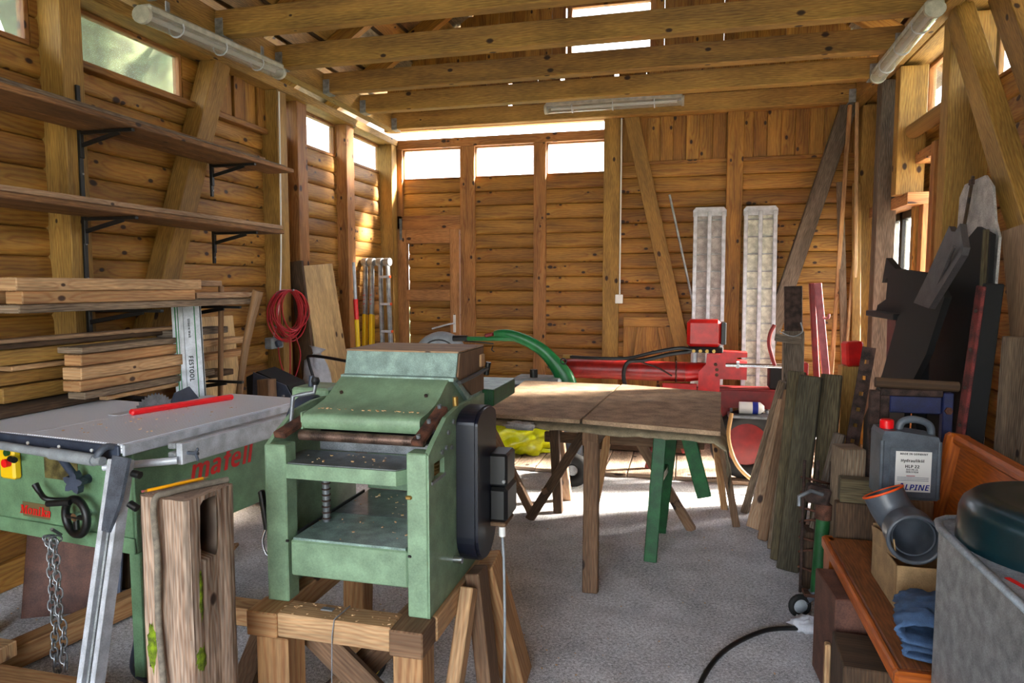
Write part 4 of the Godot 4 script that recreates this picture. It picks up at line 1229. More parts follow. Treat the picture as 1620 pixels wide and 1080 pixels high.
func oval_path(rx: float, ry: float) -> PackedVector3Array:
	var p := PackedVector3Array()
	for i in 14:
		var a := TAU * i / 14.0
		var c := cos(a)
		var s := sin(a)
		p.append(Vector3(rx * c, ry * s + (ry - rx) * sign(s) * 0.35, 0))
	return p

func build_oak_post():
	var base := Vector3(-1.305, 0, -1.56)
	var t := thing("oak_post", "standing old squared oak post with a mortise and lichen", "post", base, -5.0)
	FR = t.global_transform
	var nz := FastNoiseLite.new()
	nz.seed = 3
	nz.frequency = 9.0
	nz.fractal_octaves = 3
	var hx := 0.082
	var hz := 0.088
	var top := 0.95
	var depth := func(face: int, u: float, v: float) -> float:
		# u across the face -1..1, v the height
		var d := 0.006 * nz.get_noise_3d(face * 7.0 + u * 0.55, v * 0.12, 1.0) + 0.004 * nz.get_noise_3d(face * 5.0 + u * 1.6, v * 0.3, 9.0)
		d -= 0.010 * pow(absf(u), 8.0)
		if face == 1 and absf(u + 0.12) < 0.30 and v > 0.775 and v < 0.925:
			d -= 0.075
		if face == 0:
			d -= 0.012 * exp(-pow((u + 0.12 + 0.06 * sin(v * 7.0)) / 0.17, 2.0))
		return d
	var pt := func(face: int, u: float, v: float) -> Vector3:
		var d: float = depth.call(face, u, v)
		match face:
			0: return Vector3(u * hx, v, hz + d)
			1: return Vector3(hx + d, v, -u * hz)
			2: return Vector3(-u * hx, v, -hz - d)
		return Vector3(-hx - d, v, u * hz)
	var st := SurfaceTool.new()
	st.begin(Mesh.PRIMITIVE_TRIANGLES)
	var nu := 22
	var nv := 76
	for face in 4:
		st.set_smooth_group(face + 1)
		for j in nv:
			for i in nu:
				var u0 := -1.0 + 2.0 * i / nu
				var u1 := -1.0 + 2.0 * (i + 1) / nu
				var v0 := top * j / nv
				var v1 := top * (j + 1) / nv
				quad_out(st, [pt.call(face, u0, v0), pt.call(face, u1, v0), pt.call(face, u1, v1), pt.call(face, u0, v1)], [Vector2(v0 * 0.5 + face * 0.27, u0 * 0.17 + 0.5 + face * 0.3), Vector2(v0 * 0.5 + face * 0.27, u1 * 0.17 + 0.5 + face * 0.3), Vector2(v1 * 0.5 + face * 0.27, u1 * 0.17 + 0.5 + face * 0.3), Vector2(v1 * 0.5 + face * 0.27, u0 * 0.17 + 0.5 + face * 0.3)], Vector3(0, (v0 + v1) * 0.5, 0))
	st.set_smooth_group(7)
	for face in 4:
		for i in nu:
			var u0 := -1.0 + 2.0 * i / nu
			var u1 := -1.0 + 2.0 * (i + 1) / nu
			tri_out(st, pt.call(face, u0, top), pt.call(face, u1, top), Vector3(0, top + 0.003, 0), Vector2(u0 * 0.1, 0.2), Vector2(u1 * 0.1, 0.2), Vector2(0, 0.6), Vector3(0, 0.5, 0))
	put(t, "timber", done(st), M.oak, Transform3D.IDENTITY)
	# lichen tufts on the lower faces
	for l in [[Vector3(-0.048, 0.54, hz - 0.002), Vector3(0.020, 0.060, 0.005), 5], [Vector3(hx - 0.003, 0.515, 0.055), Vector3(0.005, 0.040, 0.018), 6], [Vector3(hx - 0.002, 0.68, 0.05), Vector3(0.004, 0.07, 0.010), 7]]:
		blob(t, "lichen", l[0], l[1], 0.5, 0.5, l[2], M.lichen, false, 20, 14)
	FR = Transform3D.IDENTITY
	var o := t.global_transform
	var rp := [o * Vector3(0.062, top + 0.010, -0.085), o * Vector3(0.035, top + 0.011, -0.02), o * Vector3(0.006, top + 0.010, 0.06), o * Vector3(-0.012, top - 0.008, hz + 0.010), o * Vector3(-0.010, 0.80, hz + 0.008), o * Vector3(-0.016, 0.62, hz + 0.008), o * Vector3(-0.006, 0.40, hz + 0.008), o * Vector3(-0.012, 0.15, hz + 0.010), o * Vector3(-0.01, 0.01, hz + 0.012)]
	tag(tube(self, "rope", rp, 0.0085, M.rope, true, 10), "dusty grey rope draped over the oak post", "rope")
	var pc := thing("pencil", "yellow pencil with eraser lying on top of the oak post", "pencil", o * Vector3(-0.05, top + 0.005, 0.0))
	var e0 := o * Vector3(-0.068, top + 0.011, 0.084)
	var e1 := o * Vector3(0.002, top + 0.013, -0.080)
	rod(pc, "shaft", e0.lerp(e1, 0.07), e0.lerp(e1, 0.90), 0.0046, M.pencil_yellow, 6)
	tube(pc, "tip", [e0.lerp(e1, 0.90), e1], 0.0046, M.new_wood, false, 8, [1.0, 0.12])
	rod(pc, "ferrule", e0.lerp(e1, 0.035), e0.lerp(e1, 0.075), 0.0042, M.brass, 8)
	rod(pc, "eraser", e0, e0.lerp(e1, 0.04), 0.0037, M.red_pale, 8)

# ------------------------------------------------------------------ thickness planer on its timber stand
func build_planer():
	var t := thing("thickness_planer", "green thickness planer with galvanised chip hood on a timber stand", "planer", Vector3(-1.0, 0.5, -2.15))
	var zf := -1.88
	# side frames with sloping shoulders
	for x in [-1.2725, -0.7375]:
		var out: bool = x > -1.0
		var grip := [Vector2(zf, 0.9395), Vector2(-1.905, 0.9395), Vector2(-1.905, 0.915), Vector2(-2.015, 0.915), Vector2(-2.015, 0.965), Vector2(-1.905, 0.965), Vector2(-1.905, 0.9405), Vector2(zf, 0.9405)] if out else []
		plate_zy(t, "side_frame", [Vector2(-2.46, 0.5), Vector2(zf, 0.5)] + grip + [Vector2(zf, 1.0), Vector2(-1.93, 1.03), Vector2(-2.04, 1.085), Vector2(-2.16, 1.10), Vector2(-2.46, 1.10)], x, 0.015, M.green_paint)
		bb(t, "front_column", Vector3(-1.276 if not out else -0.80, 0.5, zf - 0.06), Vector3(-1.205 if not out else -0.734, 1.005, zf + 0.004), M.green_paint, 0.004)
	# recessed grip, and steel bolts added where the outer side has open holes
	bb(t, "grip_lip", Vector3(-0.731, 0.905, -2.02), Vector3(-0.726, 0.915, -1.90), M.steel, 0.001)
	for p in [Vector2(-2.05, 1.035), Vector2(-2.10, 1.06), Vector2(-2.08, 0.98), Vector2(-2.03, 0.99), Vector2(-1.99, 0.985)]:
		rod(t, "bolt", Vector3(-0.7305, p.y, p.x), Vector3(-0.724, p.y, p.x), 0.008, M.steel, 8)
	bb(t, "height_scale", Vector3(-1.262, 0.72, zf), Vector3(-1.238, 0.885, zf + 0.003), M.zinc, 0.0005)
	for k in 8:
		bb(t, "scale_mark", Vector3(-1.260, 0.735 + k * 0.019, zf + 0.003), Vector3(-1.245, 0.7375 + k * 0.019, zf + 0.0038), M.ink_black, 0.0)
	# lifting bed
	var bed := bb(t, "bed", Vector3(-1.200, 0.585, -2.46), Vector3(-0.803, 0.700, zf - 0.004), M.green_paint, 0.005)
	bb(bed, "bed_plate", Vector3(-1.192, 0.700, -2.14), Vector3(-0.81, 0.708, zf - 0.008), M.galvanised, 0.001)
	bb(bed, "bed_plate", Vector3(-1.192, 0.700, -2.46), Vector3(-0.81, 0.707, -2.145), M.steel, 0.001)
	bb(t, "bed_guide", Vector3(-1.203, 0.70, -1.93), Vector3(-1.196, 0.714, -2.4), M.black, 0.001)
	rod(t, "lead_screw", Vector3(-1.165, 0.70, -2.05), Vector3(-1.165, 0.90, -2.05), 0.012, M.steel)
	for k in 9:
		ring(t, "screw_thread", Vector3(-1.165, 0.72 + k * 0.02, -2.05), Vector3.UP, 0.013, 0.003, M.rust_dark, 12)
	bb(t, "rear_panel", Vector3(-1.20, 0.71, -2.45), Vector3(-1.02, 0.90, -2.43), M.green_paint)
	for k in 5:
		ring(t, "hose_ring", Vector3(-0.88, 0.900 - k * 0.013, -2.22), Vector3.UP, 0.052, 0.007, M.tan_hose, 20)
	bb(t, "pin", Vector3(-0.802, 0.865, zf), Vector3(-0.782, 0.877, zf + 0.012), M.brass)
	for p in [Vector3(-1.205, 0.70, zf), Vector3(-0.792, 0.69, zf)]:
		bx(t, "stop", p + Vector3(0, 0, 0.004), Vector3(0.012, 0.008, 0.008), M.black)
	# feed tray
	plate_xz(t, "feed_tray", [Vector2(-1.255, zf), Vector2(-0.835, zf), Vector2(-0.803, -1.93), Vector2(-0.803, -2.06), Vector2(-1.255, -2.06)], 0.945, 0.045, M.green_paint)
	plate_xz(t, "tray_liner", [Vector2(-1.248, zf - 0.008), Vector2(-0.838, zf - 0.008), Vector2(-0.81, -1.935), Vector2(-0.81, -2.06), Vector2(-1.248, -2.06)], 0.9475, 0.003, M.steel)
	bb(t, "tray_back", Vector3(-1.20, 0.945, -2.09), Vector3(-0.80, 0.985, -2.075), M.steel)
	rod(t, "feed_roller", Vector3(-1.225, 1.012, -2.0), Vector3(-0.79, 1.012, -2.0), 0.017, M.roller, 16)
	rod(t, "cutter_roller", Vector3(-1.20, 0.995, -2.10), Vector3(-0.80, 0.995, -2.10), 0.022, M.black_matt, 16)
	bar(t, "rust_arm", Vector3(-1.245, 1.028, -1.905), Vector3(-1.222, 1.068, -2.07), 0.045, 0.022, M.rust)
	bar(t, "rust_arm", Vector3(-0.776, 1.028, -1.90), Vector3(-0.762, 1.105, -2.09), 0.040, 0.020, M.rust)
	for p in [Vector3(-0.775, 1.042, -1.915), Vector3(-0.770, 1.075, -1.99), Vector3(-0.764, 1.108, -2.07)]:
		rod(t, "arm_bolt", p, p + Vector3(0, 0.012, 0.003), 0.007, M.steel, 6)
	# crank
	tube(t, "crank", [Vector3(-1.262, 1.035, -2.0), Vector3(-1.262, 1.135, -2.02), Vector3(-1.235, 1.14, -2.03), Vector3(-1.195, 1.148, -2.04), Vector3(-1.192, 1.172, -2.045)], 0.0075, M.steel, false, 10)
	lathe(t, "crank_knob", [Vector2(0, -0.015), Vector2(0.010, -0.012), Vector2(0.015, 0.0), Vector2(0.011, 0.012), Vector2(0, 0.015)], M.black, Vector3(-1.192, 1.185, -2.045), Vector3.UP, 16)
	rod(t, "crank_socket", Vector3(-1.262, 1.02, -2.0), Vector3(-1.262, 1.05, -2.0), 0.014, M.rust_dark)
	# hood: rounded lip and swept cover, then the galvanised duct box
	var prof := [Vector2(-2.00, 1.035), Vector2(-1.988, 1.045), Vector2(-1.985, 1.075), Vector2(-1.995, 1.086), Vector2(-2.06, 1.093), Vector2(-2.13, 1.108), Vector2(-2.18, 1.130), Vector2(-2.225, 1.157), Vector2(-2.26, 1.172), Vector2(-2.29, 1.177), Vector2(-2.46, 1.177), Vector2(-2.46, 1.035)]
	hood_sweep(t, "hood", prof, -1.212, -0.80, M.green_paint)
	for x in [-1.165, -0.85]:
		rod(t, "hood_hole_disc", Vector3(x, 1.126, -2.172), Vector3(x, 1.133, -2.168), 0.006, M.rust_dark, 10)  # dark disc colour stands for the shade in open hood holes
	bb(t, "lip_end", Vector3(-1.216, 1.033, -2.02), Vector3(-1.208, 1.09, -1.985), M.green_paint)
	plate_zy(t, "duct_box", [Vector2(-2.285, 1.170), Vector2(-2.315, 1.262), Vector2(-2.62, 1.262), Vector2(-2.62, 1.06), Vector2(-2.45, 1.06)], -1.0, 0.43, M.galvanised)
	bb(t, "duct_flange", Vector3(-1.217, 1.166, -2.30), Vector3(-0.782, 1.180, -2.262), M.galvanised, 0.002)
	bb(t, "duct_cap", Vector3(-1.22, 1.262, -2.625), Vector3(-0.78, 1.268, -2.31), M.plywood_dull, 0.001)
	plate_zy(t, "duct_side", [Vector2(-2.30, 1.178), Vector2(-2.325, 1.260), Vector2(-2.615, 1.260), Vector2(-2.615, 1.09), Vector2(-2.46, 1.09)], -0.782, 0.008, M.brown_wood)
	bb(t, "duct_latch", Vector3(-0.777, 1.185, -2.60), Vector3(-0.768, 1.235, -2.55), M.new_wood)
	tube(t, "release_lever", [Vector3(-0.775, 1.158, -2.30), Vector3(-0.768, 1.165, -2.45), Vector3(-0.76, 1.175, -2.60)], 0.008, M.black, true, 8)
	rod(t, "lever_end", Vector3(-0.765, 1.150, -2.605), Vector3(-0.755, 1.200, -2.605), 0.011, M.black)
	rod(t, "oil_cup", Vector3(-0.745, 1.098, -2.17), Vector3(-0.745, 1.130, -2.17), 0.010, M.brass)
	bb(t, "outfeed_table", Vector3(-0.98, 1.02, -2.98), Vector3(-0.74, 1.085, -2.63), M.green_dark)
	bb(t, "outfeed_top", Vector3(-0.98, 1.085, -2.98), Vector3(-0.74, 1.089, -2.63), M.galvanised, 0.001)
	# left attachments
	bb(t, "gear_box", Vector3(-1.42, 1.075, -2.42), Vector3(-1.27, 1.125, -2.26), M.green_paint, 0.008)
	lathe(t, "pulley_cover", [Vector2(0, -0.03), Vector2(0.115, -0.03), Vector2(0.122, -0.02), Vector2(0.122, 0.02), Vector2(0.115, 0.03), Vector2(0, 0.03)], M.slate, Vector3(-1.325, 0.985, -2.22), Vector3(1, 0, 0))
	rod(t, "toggle", Vector3(-1.36, 1.125, -2.30), Vector3(-1.355, 1.165, -2.30), 0.010, M.slate)
	bar(t, "lift_lever", Vector3(-1.365, 0.82, -1.98), Vector3(-1.325, 0.70, -1.95), 0.018, 0.028, M.black)
	bar(t, "lift_link", Vector3(-1.33, 0.84, -2.0), Vector3(-1.30, 0.62, -1.96), 0.012, 0.03, M.slate)
	tube(t, "lift_spring", [Vector3(-1.335, 0.70, -1.955), Vector3(-1.345, 0.66, -1.95), Vector3(-1.335, 0.62, -1.95), Vector3(-1.315, 0.61, -1.95)], 0.005, M.chrome, true, 6)
	# belt guard and motor
	var cap := []
	for k in 17:
		var a := PI * k / 16.0
		cap.append(Vector2(-2.245 + 0.120 * cos(a), 1.045 + 0.045 * sin(a)))
	for k in 17:
		var a := PI + PI * k / 16.0
		cap.append(Vector2(-2.245 + 0.120 * cos(a), 0.665 + 0.11 * sin(a)))
	plate_zy(t, "belt_guard", cap, -0.697, 0.062, M.navy)
	var cap2 := []
	for p in cap:
		cap2.append(Vector2(-2.245 + (p.x + 2.245) * 0.94, 0.86 + (p.y - 0.86) * 0.975))
	plate_zy(t, "guard_face", cap2, -0.662, 0.012, M.navy)
	rod(t, "guard_bolt", Vector3(-0.735, 0.60, -2.10), Vector3(-0.70, 0.60, -2.10), 0.012, M.chrome, 12)
	bb(t, "switch_box", Vector3(-0.665, 0.80, -2.40), Vector3(-0.595, 0.915, -2.28), M.black, 0.008)
	bb(t, "motor_block", Vector3(-0.665, 0.67, -2.43), Vector3(-0.595, 0.795, -2.28), M.black, 0.012)
	rod(t, "switch_screw", Vector3(-0.605, 0.82, -2.28), Vector3(-0.605, 0.82, -2.272), 0.006, M.zinc, 8)
	bb(t, "motor_foot", Vector3(-0.66, 0.655, -2.40), Vector3(-0.60, 0.67, -2.28), M.brown_wood)
	rod(t, "cable_gland", Vector3(-0.615, 0.62, -2.29), Vector3(-0.615, 0.655, -2.29), 0.012, M.white, 10)
	tube(t, "power_cable", [Vector3(-0.615, 0.63, -2.29), Vector3(-0.60, 0.5, -2.26), Vector3(-0.585, 0.25, -2.21), Vector3(-0.58, 0.02, -2.17)], 0.0050, M.grey_light, true, 8)
	# timber stand
	var s := thing("planer_stand", "sawn timber stand with splayed legs under the green planer", "stand", Vector3(-1.0, 0, -2.15))
	bb(s, "front_beam", Vector3(-1.20, 0.425, -1.895), Vector3(-0.825, 0.50, -1.80), M.new_wood)
	bb(s, "corner_block", Vector3(-1.305, 0.42, -1.90), Vector3(-1.20, 0.499, -1.795), M.new_wood_b)
	bb(s, "corner_block", Vector3(-0.825, 0.42, -1.90), Vector3(-0.72, 0.499, -1.79), M.brown_wood)
	bb(s, "back_beam", Vector3(-1.305, 0.42, -2.52), Vector3(-0.72, 0.50, -2.42), M.new_wood_b)
	bb(s, "side_beam", Vector3(-1.30, 0.42, -2.42), Vector3(-1.21, 0.50, -1.90), M.new_wood_b)
	bb(s, "side_beam", Vector3(-0.80, 0.42, -2.42), Vector3(-0.715, 0.498, -1.90), M.new_wood)
	bb(s, "leg", Vector3(-1.275, 0.0, -1.90), Vector3(-1.165, 0.42, -1.80), M.new_wood_b)
	bb(s, "leg", Vector3(-0.818, 0.0, -1.90), Vector3(-0.725, 0.42, -1.80), M.new_wood_b)
	bar(s, "leg", Vector3(-0.70, 0.50, -2.36), Vector3(-0.60, 0.0, -2.46), 0.12, 0.09, M.new_wood_b, Vector3(1, 0, 0))
	bar(s, "leg", Vector3(-0.69, 0.52, -2.22), Vector3(-0.62, 0.0, -2.18), 0.11, 0.05, M.brown_wood, Vector3(1, 0, 0))
	bar(s, "leg", Vector3(-1.26, 0.42, -2.46), Vector3(-1.30, 0.0, -2.52), 0.09, 0.09, M.new_wood_b, Vector3(1, 0, 0))
	bar(s, "brace", Vector3(-0.69, 0.49, -2.14), Vector3(-0.70, 0.06, -1.92), 0.045, 0.07, M.new_wood, Vector3(0, 0, 1))
	bar(s, "brace", Vector3(-1.16, 0.10, -1.87), Vector3(-0.83, 0.41, -2.38), 0.05, 0.09, M.brown_wood)
	bar(s, "brace", Vector3(-1.19, 0.40, -1.94), Vector3(-0.86, 0.06, -2.0), 0.03, 0.09, M.brown_wood)
	bb(s, "metal_tab", Vector3(-1.08, 0.50, -1.87), Vector3(-1.04, 0.504, -1.85), M.zinc)
	tube(s, "binding_wire", [Vector3(-1.0, 0.505, -1.89), Vector3(-1.005, 0.504, -1.80), Vector3(-1.01, 0.46, -1.794), Vector3(-1.015, 0.41, -1.80), Vector3(-1.03, 0.25, -1.82)], 0.002, M.zinc, false, 6)
	var w := thing("castor", "small yellow wheel with a black tyre beneath the planer", "wheel", Vector3(-1.16, 0, -2.42))
	ring(w, "tyre", Vector3(-1.13, 0.075, -2.30), Vector3(1, 0, 0.4), 0.058, 0.017, M.tyre, 24)
	lathe(w, "disc", [Vector2(0, -0.015), Vector2(0.05, -0.012), Vector2(0.05, 0.012), Vector2(0, 0.015)], M.yellow, Vector3(-1.13, 0.075, -2.30), Vector3(1, 0, 0.4))

# sheet bent along a profile in (z, y), run across x
func hood_sweep(par: Node, n: String, prof: Array, x0: float, x1: float, m: Material):
	var st := SurfaceTool.new()
	st.begin(Mesh.PRIMITIVE_TRIANGLES)
	var inside := Vector3((x0 + x1) * 0.5, 1.04, -2.4)
	for i in prof.size():
		var a: Vector2 = prof[i]
		var b: Vector2 = prof[(i + 1) % prof.size()]
		st.set_smooth_group(0 if i < prof.size() - 3 else i)
		quad_out(st, [Vector3(x0, a.y, a.x), Vector3(x1, a.y, a.x), Vector3(x1, b.y, b.x), Vector3(x0, b.y, b.x)], [Vector2.ZERO, Vector2(0.2, 0), Vector2(0.2, 0.02), Vector2(0, 0.02)], inside)
	st.set_smooth_group(-1)
	var pv := PackedVector2Array(prof)
	var idx := Geometry2D.triangulate_polygon(pv)
	for x in [x0, x1]:
		for i in range(0, idx.size(), 3):
			var p := []
			for k in 3:
				p.append(Vector3(x, pv[idx[i + k]].y, pv[idx[i + k]].x))
			tri_out(st, p[0], p[1], p[2], Vector2.ZERO, Vector2(0.1, 0), Vector2(0, 0.1), inside)
	put(par, n, done(st), m, Transform3D.IDENTITY)

# ------------------------------------------------------------------ trestle table
func build_trestle_table():
	var a := plate_xz(self, "chipboard_sheet", [Vector2(-1.05, -3.49), Vector2(-0.515, -3.44), Vector2(-0.435, -4.76), Vector2(-1.12, -4.80)], 0.822, 0.02, M.chipboard)
	tag(a, "flat chipboard sheet on the trestles, the one beside the planer", "sheet")
	var b := plate_xz(self, "chipboard_sheet", [Vector2(-0.50, -3.43), Vector2(0.165, -3.30), Vector2(0.225, -4.55), Vector2(-0.42, -4.75)], 0.826, 0.022, M.chipboard)
	tag(b, "flat chipboard sheet on the trestles, the one beside the old stakes", "sheet")
	# blanket between sheets and trestles, with a flap that hangs down
	var bl := thing("blanket", "rumpled beige blanket hanging out under the chipboard sheets", "blanket", Vector3(-0.4, 0.78, -4.0))
	var st := SurfaceTool.new()
	st.begin(Mesh.PRIMITIVE_TRIANGLES)
	st.set_smooth_group(0)
	var nz := FastNoiseLite.new()
	nz.seed = 12
	nz.frequency = 1.6
	var nu := 40
	var nv := 30
	var f := func(i: int, j: int, up: float) -> Vector3:
		var u := float(i) / nu
		var v := float(j) / nv
		var x: float = lerp(-1.03, 0.23, u)
		var zf: float = lerp(-3.46, -3.29, u) - 0.012
		var zb: float = lerp(-4.78, -4.56, u)
		var z: float = lerp(zf, zb, v)
		var y := 0.799
		var edge: float = max(0.0, 1.0 - v * 9.0)
		y -= edge * edge * (0.022 + 0.02 * absf(nz.get_noise_2d(x * 2.0, 0.0)))
		z += edge * 0.012 * nz.get_noise_2d(x * 4.0, 3.0)
		var hang: float = clamp((u - 0.94) / 0.06, 0.0, 1.0)
		if hang > 0.0:
			y -= hang * (0.24 - 0.10 * v)
			x = 0.185 + 0.035 * sin(hang * 2.2) + 0.02 * nz.get_noise_2d(z * 3.0, y * 4.0)
		return Vector3(x, min(y, 0.799) + up, z)
	for j in nv:
		for i in nu:
			for up in [0.0, -0.009]:
				quad_out(st, [f.call(i, j, up), f.call(i + 1, j, up), f.call(i + 1, j + 1, up), f.call(i, j + 1, up)], [Vector2.ZERO, Vector2(0.1, 0), Vector2(0.1, 0.1), Vector2(0, 0.1)], (f.call(i, j, 0.0) + f.call(i + 1, j + 1, 0.0)) * 0.5 - Vector3(0.0005, 0.005, 0))
	for i in nu:
		for j in [0, nv]:
			quad_out(st, [f.call(i, j, 0.0), f.call(i + 1, j, 0.0), f.call(i + 1, j, -0.009), f.call(i, j, -0.009)], [Vector2.ZERO, Vector2(0.1, 0), Vector2(0.1, 0.1), Vector2(0, 0.1)], Vector3(-0.4, 0.79, -4.0))
	put(bl, "cloth", done(st), M.blanket, Transform3D.IDENTITY)
	blob(bl, "fold", Vector3(-0.83, 0.775, -3.45), Vector3(0.09, 0.022, 0.02), 0.5, 0.2, 9, M.white_worn, false)
	# trestles
	var t1 := thing("trestle", "brown wooden trestle with crossing splayed legs", "trestle", Vector3(-0.95, 0, -4.4))
	bar(t1, "top_beam", Vector3(-1.22, 0.735, -4.32), Vector3(-0.50, 0.735, -4.32), 0.10, 0.085, M.brown_wood)
	bar(t1, "leg", Vector3(-0.935, 0.0, -4.28), Vector3(-1.28, 0.69, -4.26), 0.055, 0.05, M.brown_wood, Vector3(1, 0, 0))
	bar(t1, "leg", Vector3(-0.955, 0.0, -4.24), Vector3(-0.54, 0.70, -4.26), 0.05, 0.06, M.dark_wood, Vector3(1, 0, 0))
	bar(t1, "leg", Vector3(-0.80, 0.0, -4.42), Vector3(-0.83, 0.72, -4.38), 0.055, 0.06, M.dark_wood, Vector3(1, 0, 0))
	bar(t1, "leg", Vector3(-0.785, 0.0, -4.70), Vector3(-0.82, 0.72, -4.40), 0.05, 0.06, M.brown_wood, Vector3(1, 0, 0))
	bar(t1, "cross_rail", Vector3(-0.90, 0.50, -4.45), Vector3(-0.60, 0.50, -4.45), 0.03, 0.07, M.dark_wood)
	for p in [Vector3(-1.02, 0.20, -4.24), Vector3(-0.85, 0.20, -4.22)]:
		bx(t1, "leg_cleat", p, Vector3(0.04, 0.035, 0.03), M.brown_wood, Vector3(0, 0, 30))
	var t2 := thing("trestle", "brown wooden trestle with one stout square leg towards the planer", "trestle", Vector3(-0.2, 0, -4.0))
	bar(t2, "top_beam", Vector3(-0.46, 0.735, -3.42), Vector3(-0.40, 0.735, -4.62), 0.08, 0.085, M.brown_wood)
	bar(t2, "leg", Vector3(-0.43, 0.0, -3.27), Vector3(-0.455, 0.765, -3.46), 0.075, 0.055, M.brown_wood, Vector3(0, 0, 1))
	bar(t2, "leg", Vector3(-0.565, 0.0, -4.40), Vector3(-0.44, 0.70, -4.30), 0.04, 0.05, M.new_wood_b, Vector3(1, 0, 0))
	bar(t2, "leg", Vector3(0.06, 0.0, -4.29), Vector3(-0.36, 0.70, -4.25), 0.05, 0.055, M.brown_wood, Vector3(1, 0, 0))
	bx(t2, "leg_cleat", Vector3(-0.03, 0.17, -4.25), Vector3(0.04, 0.03, 0.03), M.brown_wood, Vector3(0, 0, -30))
	bar(t2, "cross_rail", Vector3(-0.44, 0.60, -4.20), Vector3(0.12, 0.60, -4.20), 0.03, 0.14, M.brown_wood)
	var t4 := thing("trestle", "slim pale trestle under the hanging blanket corner", "trestle", Vector3(0.2, 0, -4.5))
	bar(t4, "top_beam", Vector3(0.12, 0.745, -3.55), Vector3(0.17, 0.745, -4.55), 0.06, 0.07, M.brown_wood)
	bar(t4, "leg", Vector3(0.33, 0.0, -4.43), Vector3(0.185, 0.75, -4.40), 0.05, 0.045, M.brown_wood, Vector3(1, 0, 0))
	bar(t4, "leg", Vector3(0.275, 0.0, -4.76), Vector3(0.165, 0.72, -4.50), 0.045, 0.045, M.new_wood_b, Vector3(1, 0, 0))
	var t3 := thing("green_trestle", "dark green painted trestle under the chipboard sheets", "trestle", Vector3(-0.12, 0, -3.9))
	bar(t3, "leg", Vector3(-0.165, 0.0, -3.73), Vector3(-0.12, 0.76, -3.76), 0.03, 0.07, M.green_dark, Vector3(1, 0, 0))
	bar(t3, "leg", Vector3(-0.13, 0.0, -4.20), Vector3(-0.06, 0.74, -4.10), 0.03, 0.07, M.green_dark, Vector3(1, 0, 0))
	bar(t3, "leg", Vector3(0.12, 0.30, -4.00), Vector3(0.0, 0.74, -3.95), 0.03, 0.08, M.green_dark, Vector3(1, 0, 0))
	bar(t3, "top_beam", Vector3(-0.13, 0.755, -3.70), Vector3(-0.02, 0.755, -4.20), 0.05, 0.06, M.green_dark)
	bar(t3, "stretcher", Vector3(-0.145, 0.42, -3.745), Vector3(-0.095, 0.42, -4.16), 0.03, 0.05, M.green_dark)

